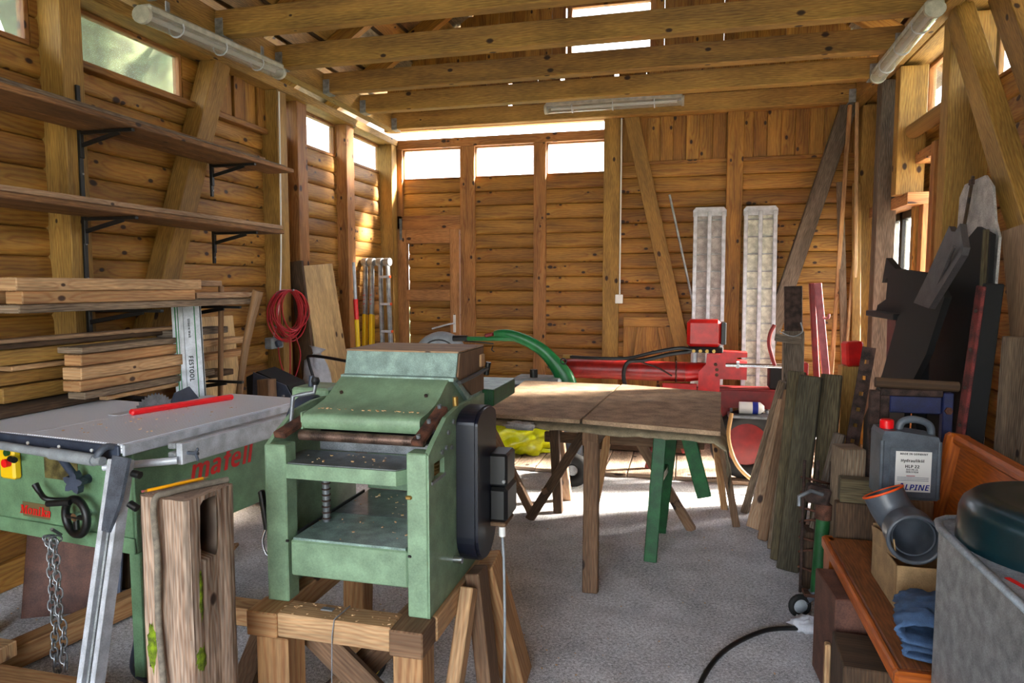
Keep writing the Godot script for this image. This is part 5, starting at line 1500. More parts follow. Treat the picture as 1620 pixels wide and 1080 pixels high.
# ------------------------------------------------------------------ along the back: splitter, ramps, handle machine
func build_back_goods():
	# two aluminium loading ramps
	for x in [0.05, 0.515]:
		var left: bool = x < 0.3
		var r := thing("loading_ramp", "aluminium loading ramp upright against the boards, %s" % ("its deck tinted pinkish grey, beside the brace" if left else "its deck pale green grey, beside the post"), "ramp", Vector3(x + 0.15, 0.03, -6.9), 0.0)
		var p0 := Vector3(x + 0.15, 0.04, -6.80)
		var p1 := Vector3(x + 0.15, 2.24, -6.99)
		var bs := look(p0, p1, Vector3(0, 0, 1))
		var L := p0.distance_to(p1)
		for k in 3:
			var off: float = (k - 1) * 0.132
			put(r, "rail", box_mesh(Vector3(L - 0.06, 0.045, 0.036), 0.004), M.alu, Transform3D(bs, (p0 + p1) * 0.5 + bs.z * off))
		put(r, "deck", box_mesh(Vector3(L - 0.08, 0.006, 0.29), 0.0), M.white_worn if left else M.ramp_deck, Transform3D(bs, (p0 + p1) * 0.5 - bs.y * 0.016))
		for k in 13:
			put(r, "rung", box_mesh(Vector3(0.012, 0.022, 0.27), 0.002), M.alu_dull, Transform3D(bs, p0 + bs.x * (0.12 + k * 0.165) - bs.y * 0.004))
		var cap := []
		for v in [Vector2(-0.155, 0.0), Vector2(0.155, 0.0), Vector2(0.155, 0.055), Vector2(0.13, 0.085), Vector2(-0.13, 0.085), Vector2(-0.155, 0.055)]:
			cap.append(v)
		prism(r, "top_lip", cap, 0.04, M.alu, Transform3D(deg(Vector3(-5, 0, 0)), p1 - Vector3(0, 0.07, 0)))
	# log splitter
	var zc := -5.6
	var s := thing("log_splitter", "red horizontal hydraulic log splitter standing behind the trestle table", "log splitter", Vector3(0.0, 0.03, zc))
	rod(s, "cylinder", Vector3(-1.0, 0.825, zc), Vector3(0.0, 0.82, zc), 0.078, M.red_worn_clean, 24)
	rod(s, "cylinder_cap", Vector3(-1.012, 0.825, zc), Vector3(-0.985, 0.825, zc), 0.081, M.red_paint, 24)
	tube(s, "cylinder_head", [Vector3(0.0, 0.82, zc), Vector3(0.12, 0.83, zc), Vector3(0.2, 0.84, zc)], 0.078, M.red_paint, false, 24, [1.0, 0.92, 0.7])
	bb(s, "beam", Vector3(-0.18, 0.56, zc - 0.07), Vector3(0.95, 0.70, zc + 0.07), M.red_dark)
	bb(s, "beam_flange", Vector3(-0.18, 0.70, zc - 0.08), Vector3(0.95, 0.715, zc + 0.08), M.red_dark)
	bb(s, "beam_base", Vector3(-0.17, 0.66, zc + 0.07), Vector3(0.09, 0.74, zc + 0.085), M.red_paint)
	prism(s, "bracket", [Vector2(0.10, 0.62), Vector2(0.26, 0.62), Vector2(0.26, 0.98), Vector2(0.16, 0.98), Vector2(0.155, 0.90), Vector2(0.10, 0.84)], 0.03, M.red_paint, Transform3D(Basis.IDENTITY, Vector3(0, 0, zc + 0.10)))
	prism(s, "guide_head", [Vector2(0.18, 0.78), Vector2(0.46, 0.78), Vector2(0.46, 0.92), Vector2(0.38, 0.93), Vector2(0.38, 0.95), Vector2(0.46, 0.955), Vector2(0.46, 0.99), Vector2(0.22, 1.0), Vector2(0.18, 0.98)], 0.12, M.red_paint, Transform3D(Basis.IDENTITY, Vector3(0, 0, zc)))
	for p in [Vector3(0.235, 0.86, zc + 0.117), Vector3(0.235, 0.82, zc + 0.117), Vector3(0.225, 0.90, zc + 0.117)]:
		rod(s, "bolt", p, p + Vector3(0, 0, 0.012), 0.014, M.rust, 6)
	rod(s, "piston_rod", Vector3(0.30, 0.895, zc + 0.09), Vector3(0.74, 0.895, zc + 0.09), 0.017, M.chrome, 16)
	rod(s, "rod_collar", Vector3(0.38, 0.90, zc + 0.09), Vector3(0.40, 0.90, zc + 0.09), 0.027, M.alu, 16)
	bb(s, "push_block", Vector3(0.62, 0.72, zc - 0.06), Vector3(0.76, 0.90, zc + 0.08), M.black_matt, 0.01)
	bb(s, "wedge_plate", Vector3(0.78, 0.60, zc - 0.06), Vector3(0.90, 0.92, zc + 0.06), M.red_dark)
	bx(s, "engine_cover", Vector3(0.135, 1.135, zc), Vector3(0.255, 0.21, 0.20), M.red_paint, Vector3.ZERO, 0.025)
	bb(s, "engine_grille", Vector3(0.262, 1.05, zc - 0.09), Vector3(0.30, 1.22, zc + 0.09), M.black)
	bb(s, "valve_block", Vector3(0.02, 0.985, zc - 0.07), Vector3(0.28, 1.03, zc + 0.09), M.black_matt, 0.006)
	for k in 4:
		rod(s, "valve_fitting", Vector3(0.06 + k * 0.05, 1.0, zc + 0.09), Vector3(0.06 + k * 0.05, 1.0, zc + 0.12), 0.014, M.brass, 8)
	rod(s, "valve_pipe", Vector3(0.07, 0.90, zc), Vector3(0.07, 0.99, zc), 0.022, M.alu, 12)
	tube(s, "control_handle", [Vector3(0.655, 0.90, zc + 0.10), Vector3(0.63, 0.98, zc + 0.10), Vector3(0.61, 1.06, zc + 0.10), Vector3(0.615, 1.14, zc + 0.10), Vector3(0.645, 1.21, zc + 0.10)], 0.014, M.red_dark, true, 8)
	var hz := zc + 0.12
	tube(s, "hydraulic_hose", [Vector3(-0.92, 0.925, hz - 0.06), Vector3(-0.7, 0.925, hz), Vector3(-0.45, 0.93, hz), Vector3(-0.25, 0.98, hz), Vector3(-0.05, 1.02, hz), Vector3(0.05, 1.01, hz)], 0.014, M.black, true, 8)
	tube(s, "hydraulic_hose", [Vector3(0.04, 0.995, hz), Vector3(-0.12, 0.97, hz), Vector3(-0.32, 0.92, hz + 0.02), Vector3(-0.44, 0.90, hz + 0.03), Vector3(-0.47, 0.78, hz + 0.03), Vector3(-0.42, 0.62, hz), Vector3(-0.36, 0.5, hz - 0.05)], 0.016, M.black, true, 8)
	tube(s, "thin_hose", [Vector3(-0.35, 0.91, hz + 0.02), Vector3(-0.2, 0.86, hz + 0.02), Vector3(-0.10, 0.80, hz)], 0.007, M.rust_dark, true, 6)
	rod(s, "hose_fitting", Vector3(-0.97, 0.925, hz - 0.06), Vector3(-0.90, 0.925, hz - 0.06), 0.017, M.brass, 8)
	rod(s, "hose_stub", Vector3(-0.95, 0.89, hz - 0.08), Vector3(-0.95, 0.93, hz - 0.06), 0.014, M.red_dark, 8)
	ring(s, "hose_band", Vector3(-0.07, 0.82, zc), Vector3(1, 0, 0), 0.081, 0.006, M.rust, 24)
	var wl := ring(s, "wheel", Vector3(0.46, 0.30, zc + 0.14), Vector3(0.15, 0, 1), 0.21, 0.06, M.tyre, 28)
	lathe(wl, "rim", [Vector2(0, -0.03), Vector2(0.15, -0.02), Vector2(0.17, 0.02), Vector2(0.06, 0.03), Vector2(0, 0.04)], M.red_dark, Vector3(0.46, 0.30, zc + 0.14), Vector3(0.15, 0, 1))
	bb(s, "axle_frame", Vector3(0.28, 0.25, zc - 0.05), Vector3(0.36, 0.60, zc + 0.05), M.red_dark)
	bar(s, "stand_leg", Vector3(-0.10, 0.60, zc), Vector3(-0.28, 0.03, zc + 0.02), 0.05, 0.05, M.red_dark)
	bar(s, "drawbar", Vector3(-0.10, 0.60, zc + 0.04), Vector3(0.02, 0.25, zc + 0.30), 0.05, 0.06, M.red_dark)
	var bt := thing("spray_bottle", "white and blue oil bottle on the red splitter beam's ledge", "bottle", Vector3(0.45, 0.52, -5.42))
	lathe(bt, "bottle_body", [Vector2(0, 0), Vector2(0.045, 0.0), Vector2(0.045, 0.15), Vector2(0.02, 0.18), Vector2(0, 0.18)], M.white, Vector3(0.40, 0.585, -5.42), Vector3(1, 0, 0))
	lathe(bt, "bottle_band", [Vector2(0.0455, 0), Vector2(0.0465, 0.0), Vector2(0.0465, 0.04), Vector2(0.0455, 0.04)], M.ink_blue, Vector3(0.495, 0.585, -5.42), Vector3(1, 0, 0))
	bb(bt, "tray", Vector3(0.32, 0.515, -5.50), Vector3(0.62, 0.538, -5.34), M.steel)
	for x in [0.34, 0.60]:
		bb(bt, "tray_bracket", Vector3(x, 0.45, -5.54), Vector3(x + 0.02, 0.56, -5.49), M.steel)
	var tc := thing("tan_hose", "tan rubber hose looped beside the splitter wheel", "hose", Vector3(0.38, 0.03, -5.2))
	tube(tc, "loop", [Vector3(0.34, 0.56, -5.30), Vector3(0.32, 0.38, -5.26), Vector3(0.38, 0.20, -5.22), Vector3(0.50, 0.09, -5.18), Vector3(0.62, 0.05, -5.16), Vector3(0.75, 0.046, -5.2)], 0.015, M.tan_hose, true, 8)
	# green walk-behind machine
	var g := thing("green_machine", "green walk-behind machine with a long curved handle arm", "machine", Vector3(-1.0, 0.0, -5.2))
	var gz := -5.2
	tube(g, "handle_arm", [Vector3(-1.46, 1.125, gz), Vector3(-1.36, 1.125, gz), Vector3(-1.22, 1.085, gz), Vector3(-1.08, 1.01, gz), Vector3(-0.97, 0.90, gz), Vector3(-0.90, 0.80, gz), Vector3(-0.87, 0.70, gz)], 0.030, M.green_arm, true, 12, [0.55, 0.9, 1.0, 1.15, 1.6, 1.9], 0.045)
	tube(g, "handlebar", [Vector3(-1.70, 1.085, gz), Vector3(-1.55, 1.085, gz), Vector3(-1.38, 1.09, gz), Vector3(-1.22, 1.075, gz)], 0.016, M.green_arm, true, 10, [1.0, 1.1, 1.3, 0.6])
	rod(g, "hand_grip", Vector3(-1.80, 1.085, gz), Vector3(-1.68, 1.086, gz), 0.024, M.black)
	tube(g, "brake_lever", [Vector3(-1.70, 1.065, gz + 0.01), Vector3(-1.58, 1.06, gz + 0.03), Vector3(-1.46, 1.05, gz + 0.02)], 0.006, M.black, true, 6)
	bx(g, "switch", Vector3(-1.50, 1.118, gz), Vector3(0.07, 0.03, 0.05), M.red_dark, Vector3(0, 0, 12), 0.008)
	tube(g, "hook", [Vector3(-1.47, 1.03, gz), Vector3(-1.48, 1.0, gz), Vector3(-1.46, 0.985, gz)], 0.005, M.black, true, 6)
	ring(g, "cable_ring", Vector3(-0.90, 0.93, gz + 0.05), Vector3(0, 0, 1), 0.022, 0.005, M.black, 14)
	bx(g, "engine_body", Vector3(-1.05, 0.62, gz), Vector3(0.50, 0.28, 0.34), M.cast_grey, Vector3.ZERO, 0.05)
	bx(g, "engine_shroud", Vector3(-1.10, 0.77, gz), Vector3(0.38, 0.06, 0.28), M.grey_light, Vector3.ZERO, 0.025)
	rod(g, "fuel_cap", Vector3(-1.13, 0.79, gz + 0.05), Vector3(-1.13, 0.86, gz + 0.05), 0.03, M.black, 14)
	for z in [gz - 0.2, gz + 0.2]:
		ring(g, "wheel", Vector3(-0.80, 0.135, z), Vector3(0, 0, 1), 0.085, 0.045, M.tyre, 24)
	rod(g, "axle", Vector3(-0.80, 0.135, gz - 0.22), Vector3(-0.80, 0.135, gz + 0.22), 0.04, M.steel)
	bx(g, "gear_case", Vector3(-0.84, 0.33, gz), Vector3(0.16, 0.38, 0.14), M.cast_grey, Vector3.ZERO, 0.03)
	# grey round hose drum
	var d := thing("hose_drum", "pale grey round drum with dark groove behind the planer", "drum", Vector3(-2.1, 0.03, -5.75))
	lathe(d, "drum_side", [Vector2(0, 0.06), Vector2(0.10, 0.06), Vector2(0.11, 0.08), Vector2(0.19, 0.08), Vector2(0.22, 0.06), Vector2(0.23, 0.03), Vector2(0.23, -0.06), Vector2(0, -0.06)], M.grey_light, Vector3(-2.09, 0.87, -5.70), Vector3(0.15, 0, 1), 40)
	ring(d, "drum_groove", Vector3(-2.08, 0.87, -5.63), Vector3(0.15, 0, 1), 0.165, 0.012, M.black, 36)
	for x in [-2.20, -1.98]:
		bar(d, "drum_foot", Vector3(x, 0.036, -5.70), Vector3(-2.09, 0.86, -5.72), 0.04, 0.04, M.slate)
	# yellow film bag
	var yb := blob(self, "yellow_bag", Vector3(-1.42, 0.20, -5.92), Vector3(0.30, 0.19, 0.20), 0.55, 0.16, 21, M.yellow_film, true, 40, 24, true)
	tag(yb, "crumpled bright yellow plastic bag on the plank floor", "bag")
	var ob := blob(self, "green_sack", Vector3(-1.98, 0.20, -6.32), Vector3(0.22, 0.19, 0.2), 0.3, 0.12, 22, M.hedge_green, true)
	tag(ob, "olive green sack beside the yellow plastic bag", "sack")
	tag(bar(self, "crate_board", Vector3(-0.95, 0.09, -6.3), Vector3(0.15, 0.09, -6.3), 0.4, 0.10, M.dark_wood), "dark low plank box on the plank floor by the hatch", "box")
	var sk := thing("wall_socket", "small white socket on the gate post's edge", "socket", Vector3(-0.66, 1.37, -7.0))
	bx(sk, "box", Vector3(-0.66, 1.37, -7.0), Vector3(0.075, 0.09, 0.05), M.white, Vector3.ZERO, 0.006)
	rod(sk, "conduit", Vector3(-0.655, 1.41, -7.0), Vector3(-0.655, 3.15, -7.0), 0.008, M.white)
	# thin battens leaning in the far corner
	var g2 := "battens leaning in the corner"
	var bz := 0.0
	for v in [[1.20, 0.03, 1.37, 3.10, 0.035, "new_wood_b", "slender orange batten leaning to the ceiling between wall brace and corner"], [1.44, 0.03, 1.42, 3.11, 0.028, "new_wood", "slender straight batten reaching the joists in the far corner"], [1.36, 0.03, 1.30, 2.42, 0.06, "sawn_grey", "short greyish batten beside the slender ones in the far corner"], [1.44, 0.03, 1.54, 2.40, 0.07, "beam_b", "wide yellowish batten ending below the vertical boards in the corner"], [1.28, 0.03, 1.52, 2.0, 0.022, "new_wood", "thin slanted lath crossing the corner battens"]]:
		tag(bar(self, "batten", Vector3(min(v[0], 1.42), v[1] + 0.006, -6.40 + bz), Vector3(min(v[2], 1.43), v[3], -6.80 + bz), 0.022, v[4], M[v[5]], Vector3(1, 0, 0)), v[6], "batten", g2)
		bz += 0.03

# ------------------------------------------------------------------ bench, box, cloth, bin
func build_bench_corner():
	var b := thing("wooden_bench", "orange varnished wooden bench with a worn seat along the wall", "bench", Vector3(0.8, 0, -2.55))
	bb(b, "seat", Vector3(0.592, 0.425, -3.06), Vector3(0.98, 0.45, -2.03), M.seat_wood, 0.006)
	bb(b, "front_edge", Vector3(0.572, 0.405, -3.07), Vector3(0.592, 0.452, -2.02), M.orange_wood, 0.008)
	bb(b, "seat_end", Vector3(0.572, 0.40, -2.03), Vector3(0.98, 0.452, -2.0), M.orange_wood, 0.008)
	plate_zy(b, "end_board", [Vector2(-3.08, 0.0), Vector2(-2.96, 0.0), Vector2(-2.98, 0.3), Vector2(-2.96, 0.40), Vector2(-3.02, 0.45), Vector2(-3.08, 0.45)], 0.60, 0.03, M.orange_wood)
	for z in [-2.95, -2.15]:
		bb(b, "leg_board", Vector3(0.66, 0.0, z - 0.02), Vector3(0.95, 0.41, z + 0.02), M.orange_wood, 0.006)
	bb(b, "stretcher", Vector3(0.78, 0.15, -2.93), Vector3(0.83, 0.22, -2.17), M.orange_wood)
	# tall end frame and the sloping back
	for z in [-3.02, -2.05]:
		bar(b, "back_post", Vector3(0.97, 0.45, z), Vector3(1.05, 0.92, z), 0.05, 0.09, M.orange_wood, Vector3(1, 0, 0), 0.012)
	bar(b, "back_panel", Vector3(1.00, 0.52, -2.53), Vector3(1.055, 0.88, -2.53), 0.92, 0.02, M.orange_wood, Vector3(1, 0, 0), 0.004)
	bar(b, "back_cap", Vector3(1.05, 0.90, -3.02), Vector3(1.05, 0.90, -2.03), 0.06, 0.04, M.orange_wood, Vector3.UP, 0.012)
	# open carton with pipe fittings
	var c := thing("cardboard_box", "open brown cardboard carton holding grey pipe parts on the bench", "box", Vector3(0.84, 0.45, -2.52))
	var x0 := 0.675
	var x1 := 0.965
	var z0 := -2.70
	var z1 := -2.40
	bb(c, "wall", Vector3(x0, 0.455, z1 - 0.005), Vector3(x1, 0.60, z1), M.cardboard, 0.001)
	bb(c, "wall", Vector3(x0, 0.455, z0), Vector3(x1, 0.64, z0 + 0.005), M.cardboard, 0.001)
	bb(c, "wall", Vector3(x0, 0.455, z0), Vector3(x0 + 0.005, 0.60, z1), M.cardboard, 0.001)
	bb(c, "wall", Vector3(x1 - 0.005, 0.455, z0), Vector3(x1, 0.60, z1), M.cardboard, 0.001)
	bb(c, "base", Vector3(x0, 0.4515, z0), Vector3(x1, 0.456, z1), M.cardboard, 0.001)
	bar(c, "flap", Vector3(x0 + 0.002, 0.595, -2.55), Vector3(x0 - 0.004, 0.655, -2.56), 0.27, 0.005, M.cardboard, Vector3(1, 0, 0), 0.001)
	bb(c, "tape", Vector3(0.86, 0.456, z1), Vector3(0.92, 0.599, z1 + 0.001), M.tape, 0.0)
	var e := thing("pipe_elbow", "wide grey plastic drain elbow sticking out of the carton", "pipe", Vector3(0.76, 0.46, -2.5))
	var path := spline([Vector3(0.672, 0.79, -2.58), Vector3(0.695, 0.74, -2.565), Vector3(0.715, 0.71, -2.54), Vector3(0.728, 0.695, -2.50), Vector3(0.728, 0.690, -2.43)], 6)
	put(e, "bend", pipe_shell(path, 0.066, 0.005), M.grey_pipe, Transform3D.IDENTITY)
	var sock := PackedVector3Array([path[path.size() - 6], path[path.size() - 1] + Vector3(-0.004, 0.0, 0.03)])
	put(e, "socket", pipe_shell(sock, 0.078, 0.007), M.grey_pipe, Transform3D.IDENTITY)
	ring(e, "socket_lip", sock[1], sock[1] - sock[0], 0.077, 0.007, M.grey_pipe, 30)
	ring(e, "seal_ring", path[0], path[1] - path[0], 0.066, 0.004, M.orange, 26)
	var e2 := thing("pipe_reducer", "small grey pipe fitting with a white label in the carton", "pipe", Vector3(0.90, 0.46, -2.5))
	put(e2, "body", pipe_shell(PackedVector3Array([Vector3(0.905, 0.46, -2.47), Vector3(0.925, 0.73, -2.50)]), 0.042, 0.004), M.grey_pipe, Transform3D.IDENTITY)
	bx(e2, "label", Vector3(0.905, 0.69, -2.4525), Vector3(0.03, 0.022, 0.001), M.white, Vector3(-4, -10, 30), 0.0)
	# folded denim
	var d := thing("denim_bundle", "folded faded blue denim cloth lying on the bench end", "cloth", Vector3(0.74, 0.45, -2.14))
	var fold := [Vector2(0.16, 0.012), Vector2(-0.06, 0.012), Vector2(-0.09, 0.022), Vector2(-0.09, 0.036), Vector2(-0.05, 0.040), Vector2(0.16, 0.036), Vector2(0.175, 0.046), Vector2(0.16, 0.058), Vector2(-0.07, 0.060), Vector2(-0.105, 0.075), Vector2(-0.11, 0.10), Vector2(-0.085, 0.122), Vector2(-0.03, 0.132), Vector2(0.05, 0.128), Vector2(0.16, 0.110)]
	cloth_fold(d, "fold", fold, 0.010, 0.24, M.denim, Vector3(0.735, 0.452, -2.17), -14.0)
	blob(d, "worn_patch", Vector3(0.765, 0.575, -2.14), Vector3(0.055, 0.012, 0.06), 0.1, 0.1, 3, M.denim_worn, false)
	# galvanised bin with a domed teal lid
	var n := thing("dust_bin", "galvanised metal bin with a round domed teal lid beside the bench", "bin", Vector3(0.87, 0, -1.67))
	bb(n, "body", Vector3(0.645, 0.0, -1.97), Vector3(1.10, 0.885, -1.46), M.zinc, 0.012)
	for p in [Vector3(0.652, 0.44, -1.468)]:
		bb(n, "corner_seam", p + Vector3(-0.012, -0.43, -0.012), p + Vector3(0.014, 0.44, 0.012), M.zinc, 0.006)
	var fl := []
	for q in [Vector2(0.66, -1.96), Vector2(1.12, -1.96), Vector2(1.12, -1.39), Vector2(0.625, -1.39)]:
		fl.append(q)
	fl = [Vector2(0.625, -1.40), Vector2(0.622, -1.88), Vector2(0.635, -1.935), Vector2(0.665, -1.965), Vector2(0.71, -1.975), Vector2(1.12, -1.97), Vector2(1.12, -1.39)]
	plate_xz(n, "flange", fl, 0.903, 0.016, M.grey_lid)
	ring_poly(n, "flange_rim", fl, 0.900, 0.010, M.grey_lid)
	lathe(n, "lid", [Vector2(0.0, 0.118), Vector2(0.10, 0.120), Vector2(0.15, 0.112), Vector2(0.165, 0.116), Vector2(0.195, 0.108), Vector2(0.215, 0.090), Vector2(0.222, 0.07), Vector2(0.226, 0.0), Vector2(0, 0.0)], M.teal, Vector3(0.855, 0.903, -1.77), Vector3.UP, 48)
	lathe(n, "lid_button", [Vector2(0.0, 0.012), Vector2(0.03, 0.010), Vector2(0.045, 0.0), Vector2(0, 0.0)], M.grey_lid, Vector3(0.855, 0.903 + 0.119, -1.77), Vector3.UP, 24)
	var fb := Basis(Vector3(0.30, 0, 0.954), Vector3(0.954, 0, -0.30), Vector3(0, 1, 0))
	fb.y = fb.z.cross(fb.x)
	for k in 2:
		put(n, "label_stripe", box_mesh(Vector3(0.16, 0.012, 0.0012), 0.0), M.ink_red, Transform3D(fb, Vector3(0.672 + k * 0.036, 0.9045, -1.50 + k * 0.015)))
	for k in 3:
		put(n, "label_mark", box_mesh(Vector3(0.035, 0.02, 0.0012), 0.0), M.white_worn, Transform3D(fb, Vector3(0.684 + k * 0.012, 0.9045, -1.54 + k * 0.045)))
	var bg := thing("blue_sack", "bright blue plastic sack standing in front of the metal bin", "sack", Vector3(0.66, 0, -1.20))
	blob(bg, "bag", Vector3(0.70, 0.42, -1.19), Vector3(0.15, 0.49, 0.14), 0.18, 0.14, 15, M.blue_film)
	letters(bg, "print", "K S", 0.02, M.white, Transform3D(deg(Vector3(-40, -30, 40)), Vector3(0.635, 0.80, -1.10)))

func pipe_shell(p: PackedVector3Array, r: float, th: float) -> Mesh:
	var st := SurfaceTool.new()
	st.begin(Mesh.PRIMITIVE_TRIANGLES)
	var a := tube_mesh(p, r, -1.0, 26)
	# outer and inner skins plus rims, without end caps
	var n := p.size()
	var side := Vector3.ZERO
	var rings := []
	for i in n:
		var d := (p[min(i + 1, n - 1)] - p[max(i - 1, 0)]).normalized()
		if i == 0:
			side = d.cross(Vector3(1, 0, 0)).normalized()
		else:
			side = (side - d * side.dot(d)).normalized()
		var w := side.cross(d).normalized()
		var o := PackedVector3Array()
		var inn := PackedVector3Array()
		for s in 26:
			var t := TAU * s / 26.0
			var v := side * cos(t) + w * sin(t)
			o.append(p[i] + v * r)
			inn.append(p[i] + v * (r - th))
		rings.append([o, inn])
	for i in n - 1:
		for s in 26:
			var t := (s + 1) % 26
			var c := (p[i] + p[i + 1]) * 0.5
			st.set_smooth_group(0)
			quad_out(st, [rings[i][0][s], rings[i + 1][0][s], rings[i + 1][0][t], rings[i][0][t]], [Vector2.ZERO, Vector2.ZERO, Vector2.ZERO, Vector2.ZERO], c)
			st.set_smooth_group(1)
			var far: Vector3 = c + (rings[i][1][s] - p[i]) * 4.0
			quad_out(st, [rings[i][1][s], rings[i + 1][1][s], rings[i + 1][1][t], rings[i][1][t]], [Vector2.ZERO, Vector2.ZERO, Vector2.ZERO, Vector2.ZERO], far)
	st.set_smooth_group(2)
	for e in [0, n - 1]:
		for s in 26:
			var t := (s + 1) % 26
			quad_out(st, [rings[e][0][s], rings[e][0][t], rings[e][1][t], rings[e][1][s]], [Vector2.ZERO, Vector2.ZERO, Vector2.ZERO, Vector2.ZERO], p[1] if e == 0 else p[n - 2])
	return done(st)

func ring_poly(par: Node, n: String, pts: Array, y: float, r: float, m: Material):
	var p := PackedVector3Array()
	for q in pts:
		p.append(Vector3(q.x, y, q.y))
	put(par, n, tube_mesh(p, r, -1.0, 8, true), m, Transform3D.IDENTITY)

# a thick strip folded along a path in (x, y) and run along z with a slight waviness
func cloth_fold(par: Node, n: String, path: Array, th: float, width: float, m: Material, at: Vector3, turn: float):
	var p3 := []
	for q in path:
		p3.append(Vector3(q.x, q.y, 0))
	var sp := spline(p3, 4)
	var st := SurfaceTool.new()
	st.begin(Mesh.PRIMITIVE_TRIANGLES)
	st.set_smooth_group(0)
	var nz := FastNoiseLite.new()
	nz.seed = 77
	nz.frequency = 6.0
	var nw := 16
	var N := sp.size()
	var f := func(i: int, j: int, s: float) -> Vector3:
		var d := (sp[min(i + 1, N - 1)] - sp[max(i - 1, 0)]).normalized()
		var nn := Vector3(-d.y, d.x, 0)
		var z := width * (float(j) / nw - 0.5)
		var q := sp[i] + nn * th * 0.5 * s
		q.y *= 1.0 - 0.12 * pow(absf(z / width * 2.0), 2.0)
		q.y += 0.008 * nz.get_noise_2d(q.x * 3.0, z * 3.0) * (q.y / 0.06)
		q.x += 0.02 * nz.get_noise_2d(z * 3.0, 5.0 + q.y * 8.0)
		q.y = max(q.y, 0.001)
		return Vector3(q.x, q.y, z)
	for i in N - 1:
		for j in nw:
			var mid: Vector3 = (f.call(i, j, 0.0) + f.call(i + 1, j + 1, 0.0)) * 0.5
			for s in [-1.0, 1.0]:
				quad_out(st, [f.call(i, j, s), f.call(i + 1, j, s), f.call(i + 1, j + 1, s), f.call(i, j + 1, s)], [Vector2.ZERO, Vector2.ZERO, Vector2.ZERO, Vector2.ZERO], mid)
		for j in [0, nw]:
			quad_out(st, [f.call(i, j, -1.0), f.call(i + 1, j, -1.0), f.call(i + 1, j, 1.0), f.call(i, j, 1.0)], [Vector2.ZERO, Vector2.ZERO, Vector2.ZERO, Vector2.ZERO], Vector3(0, 0.06, 0))
	for i in [0, N - 1]:
		for j in nw:
			quad_out(st, [f.call(i, j, -1.0), f.call(i, j + 1, -1.0), f.call(i, j + 1, 1.0), f.call(i, j, 1.0)], [Vector2.ZERO, Vector2.ZERO, Vector2.ZERO, Vector2.ZERO], sp[1] if i == 0 else sp[N - 2])
	put(par, n, done(st), m, Transform3D(deg(Vector3(0, turn, 0)), at))

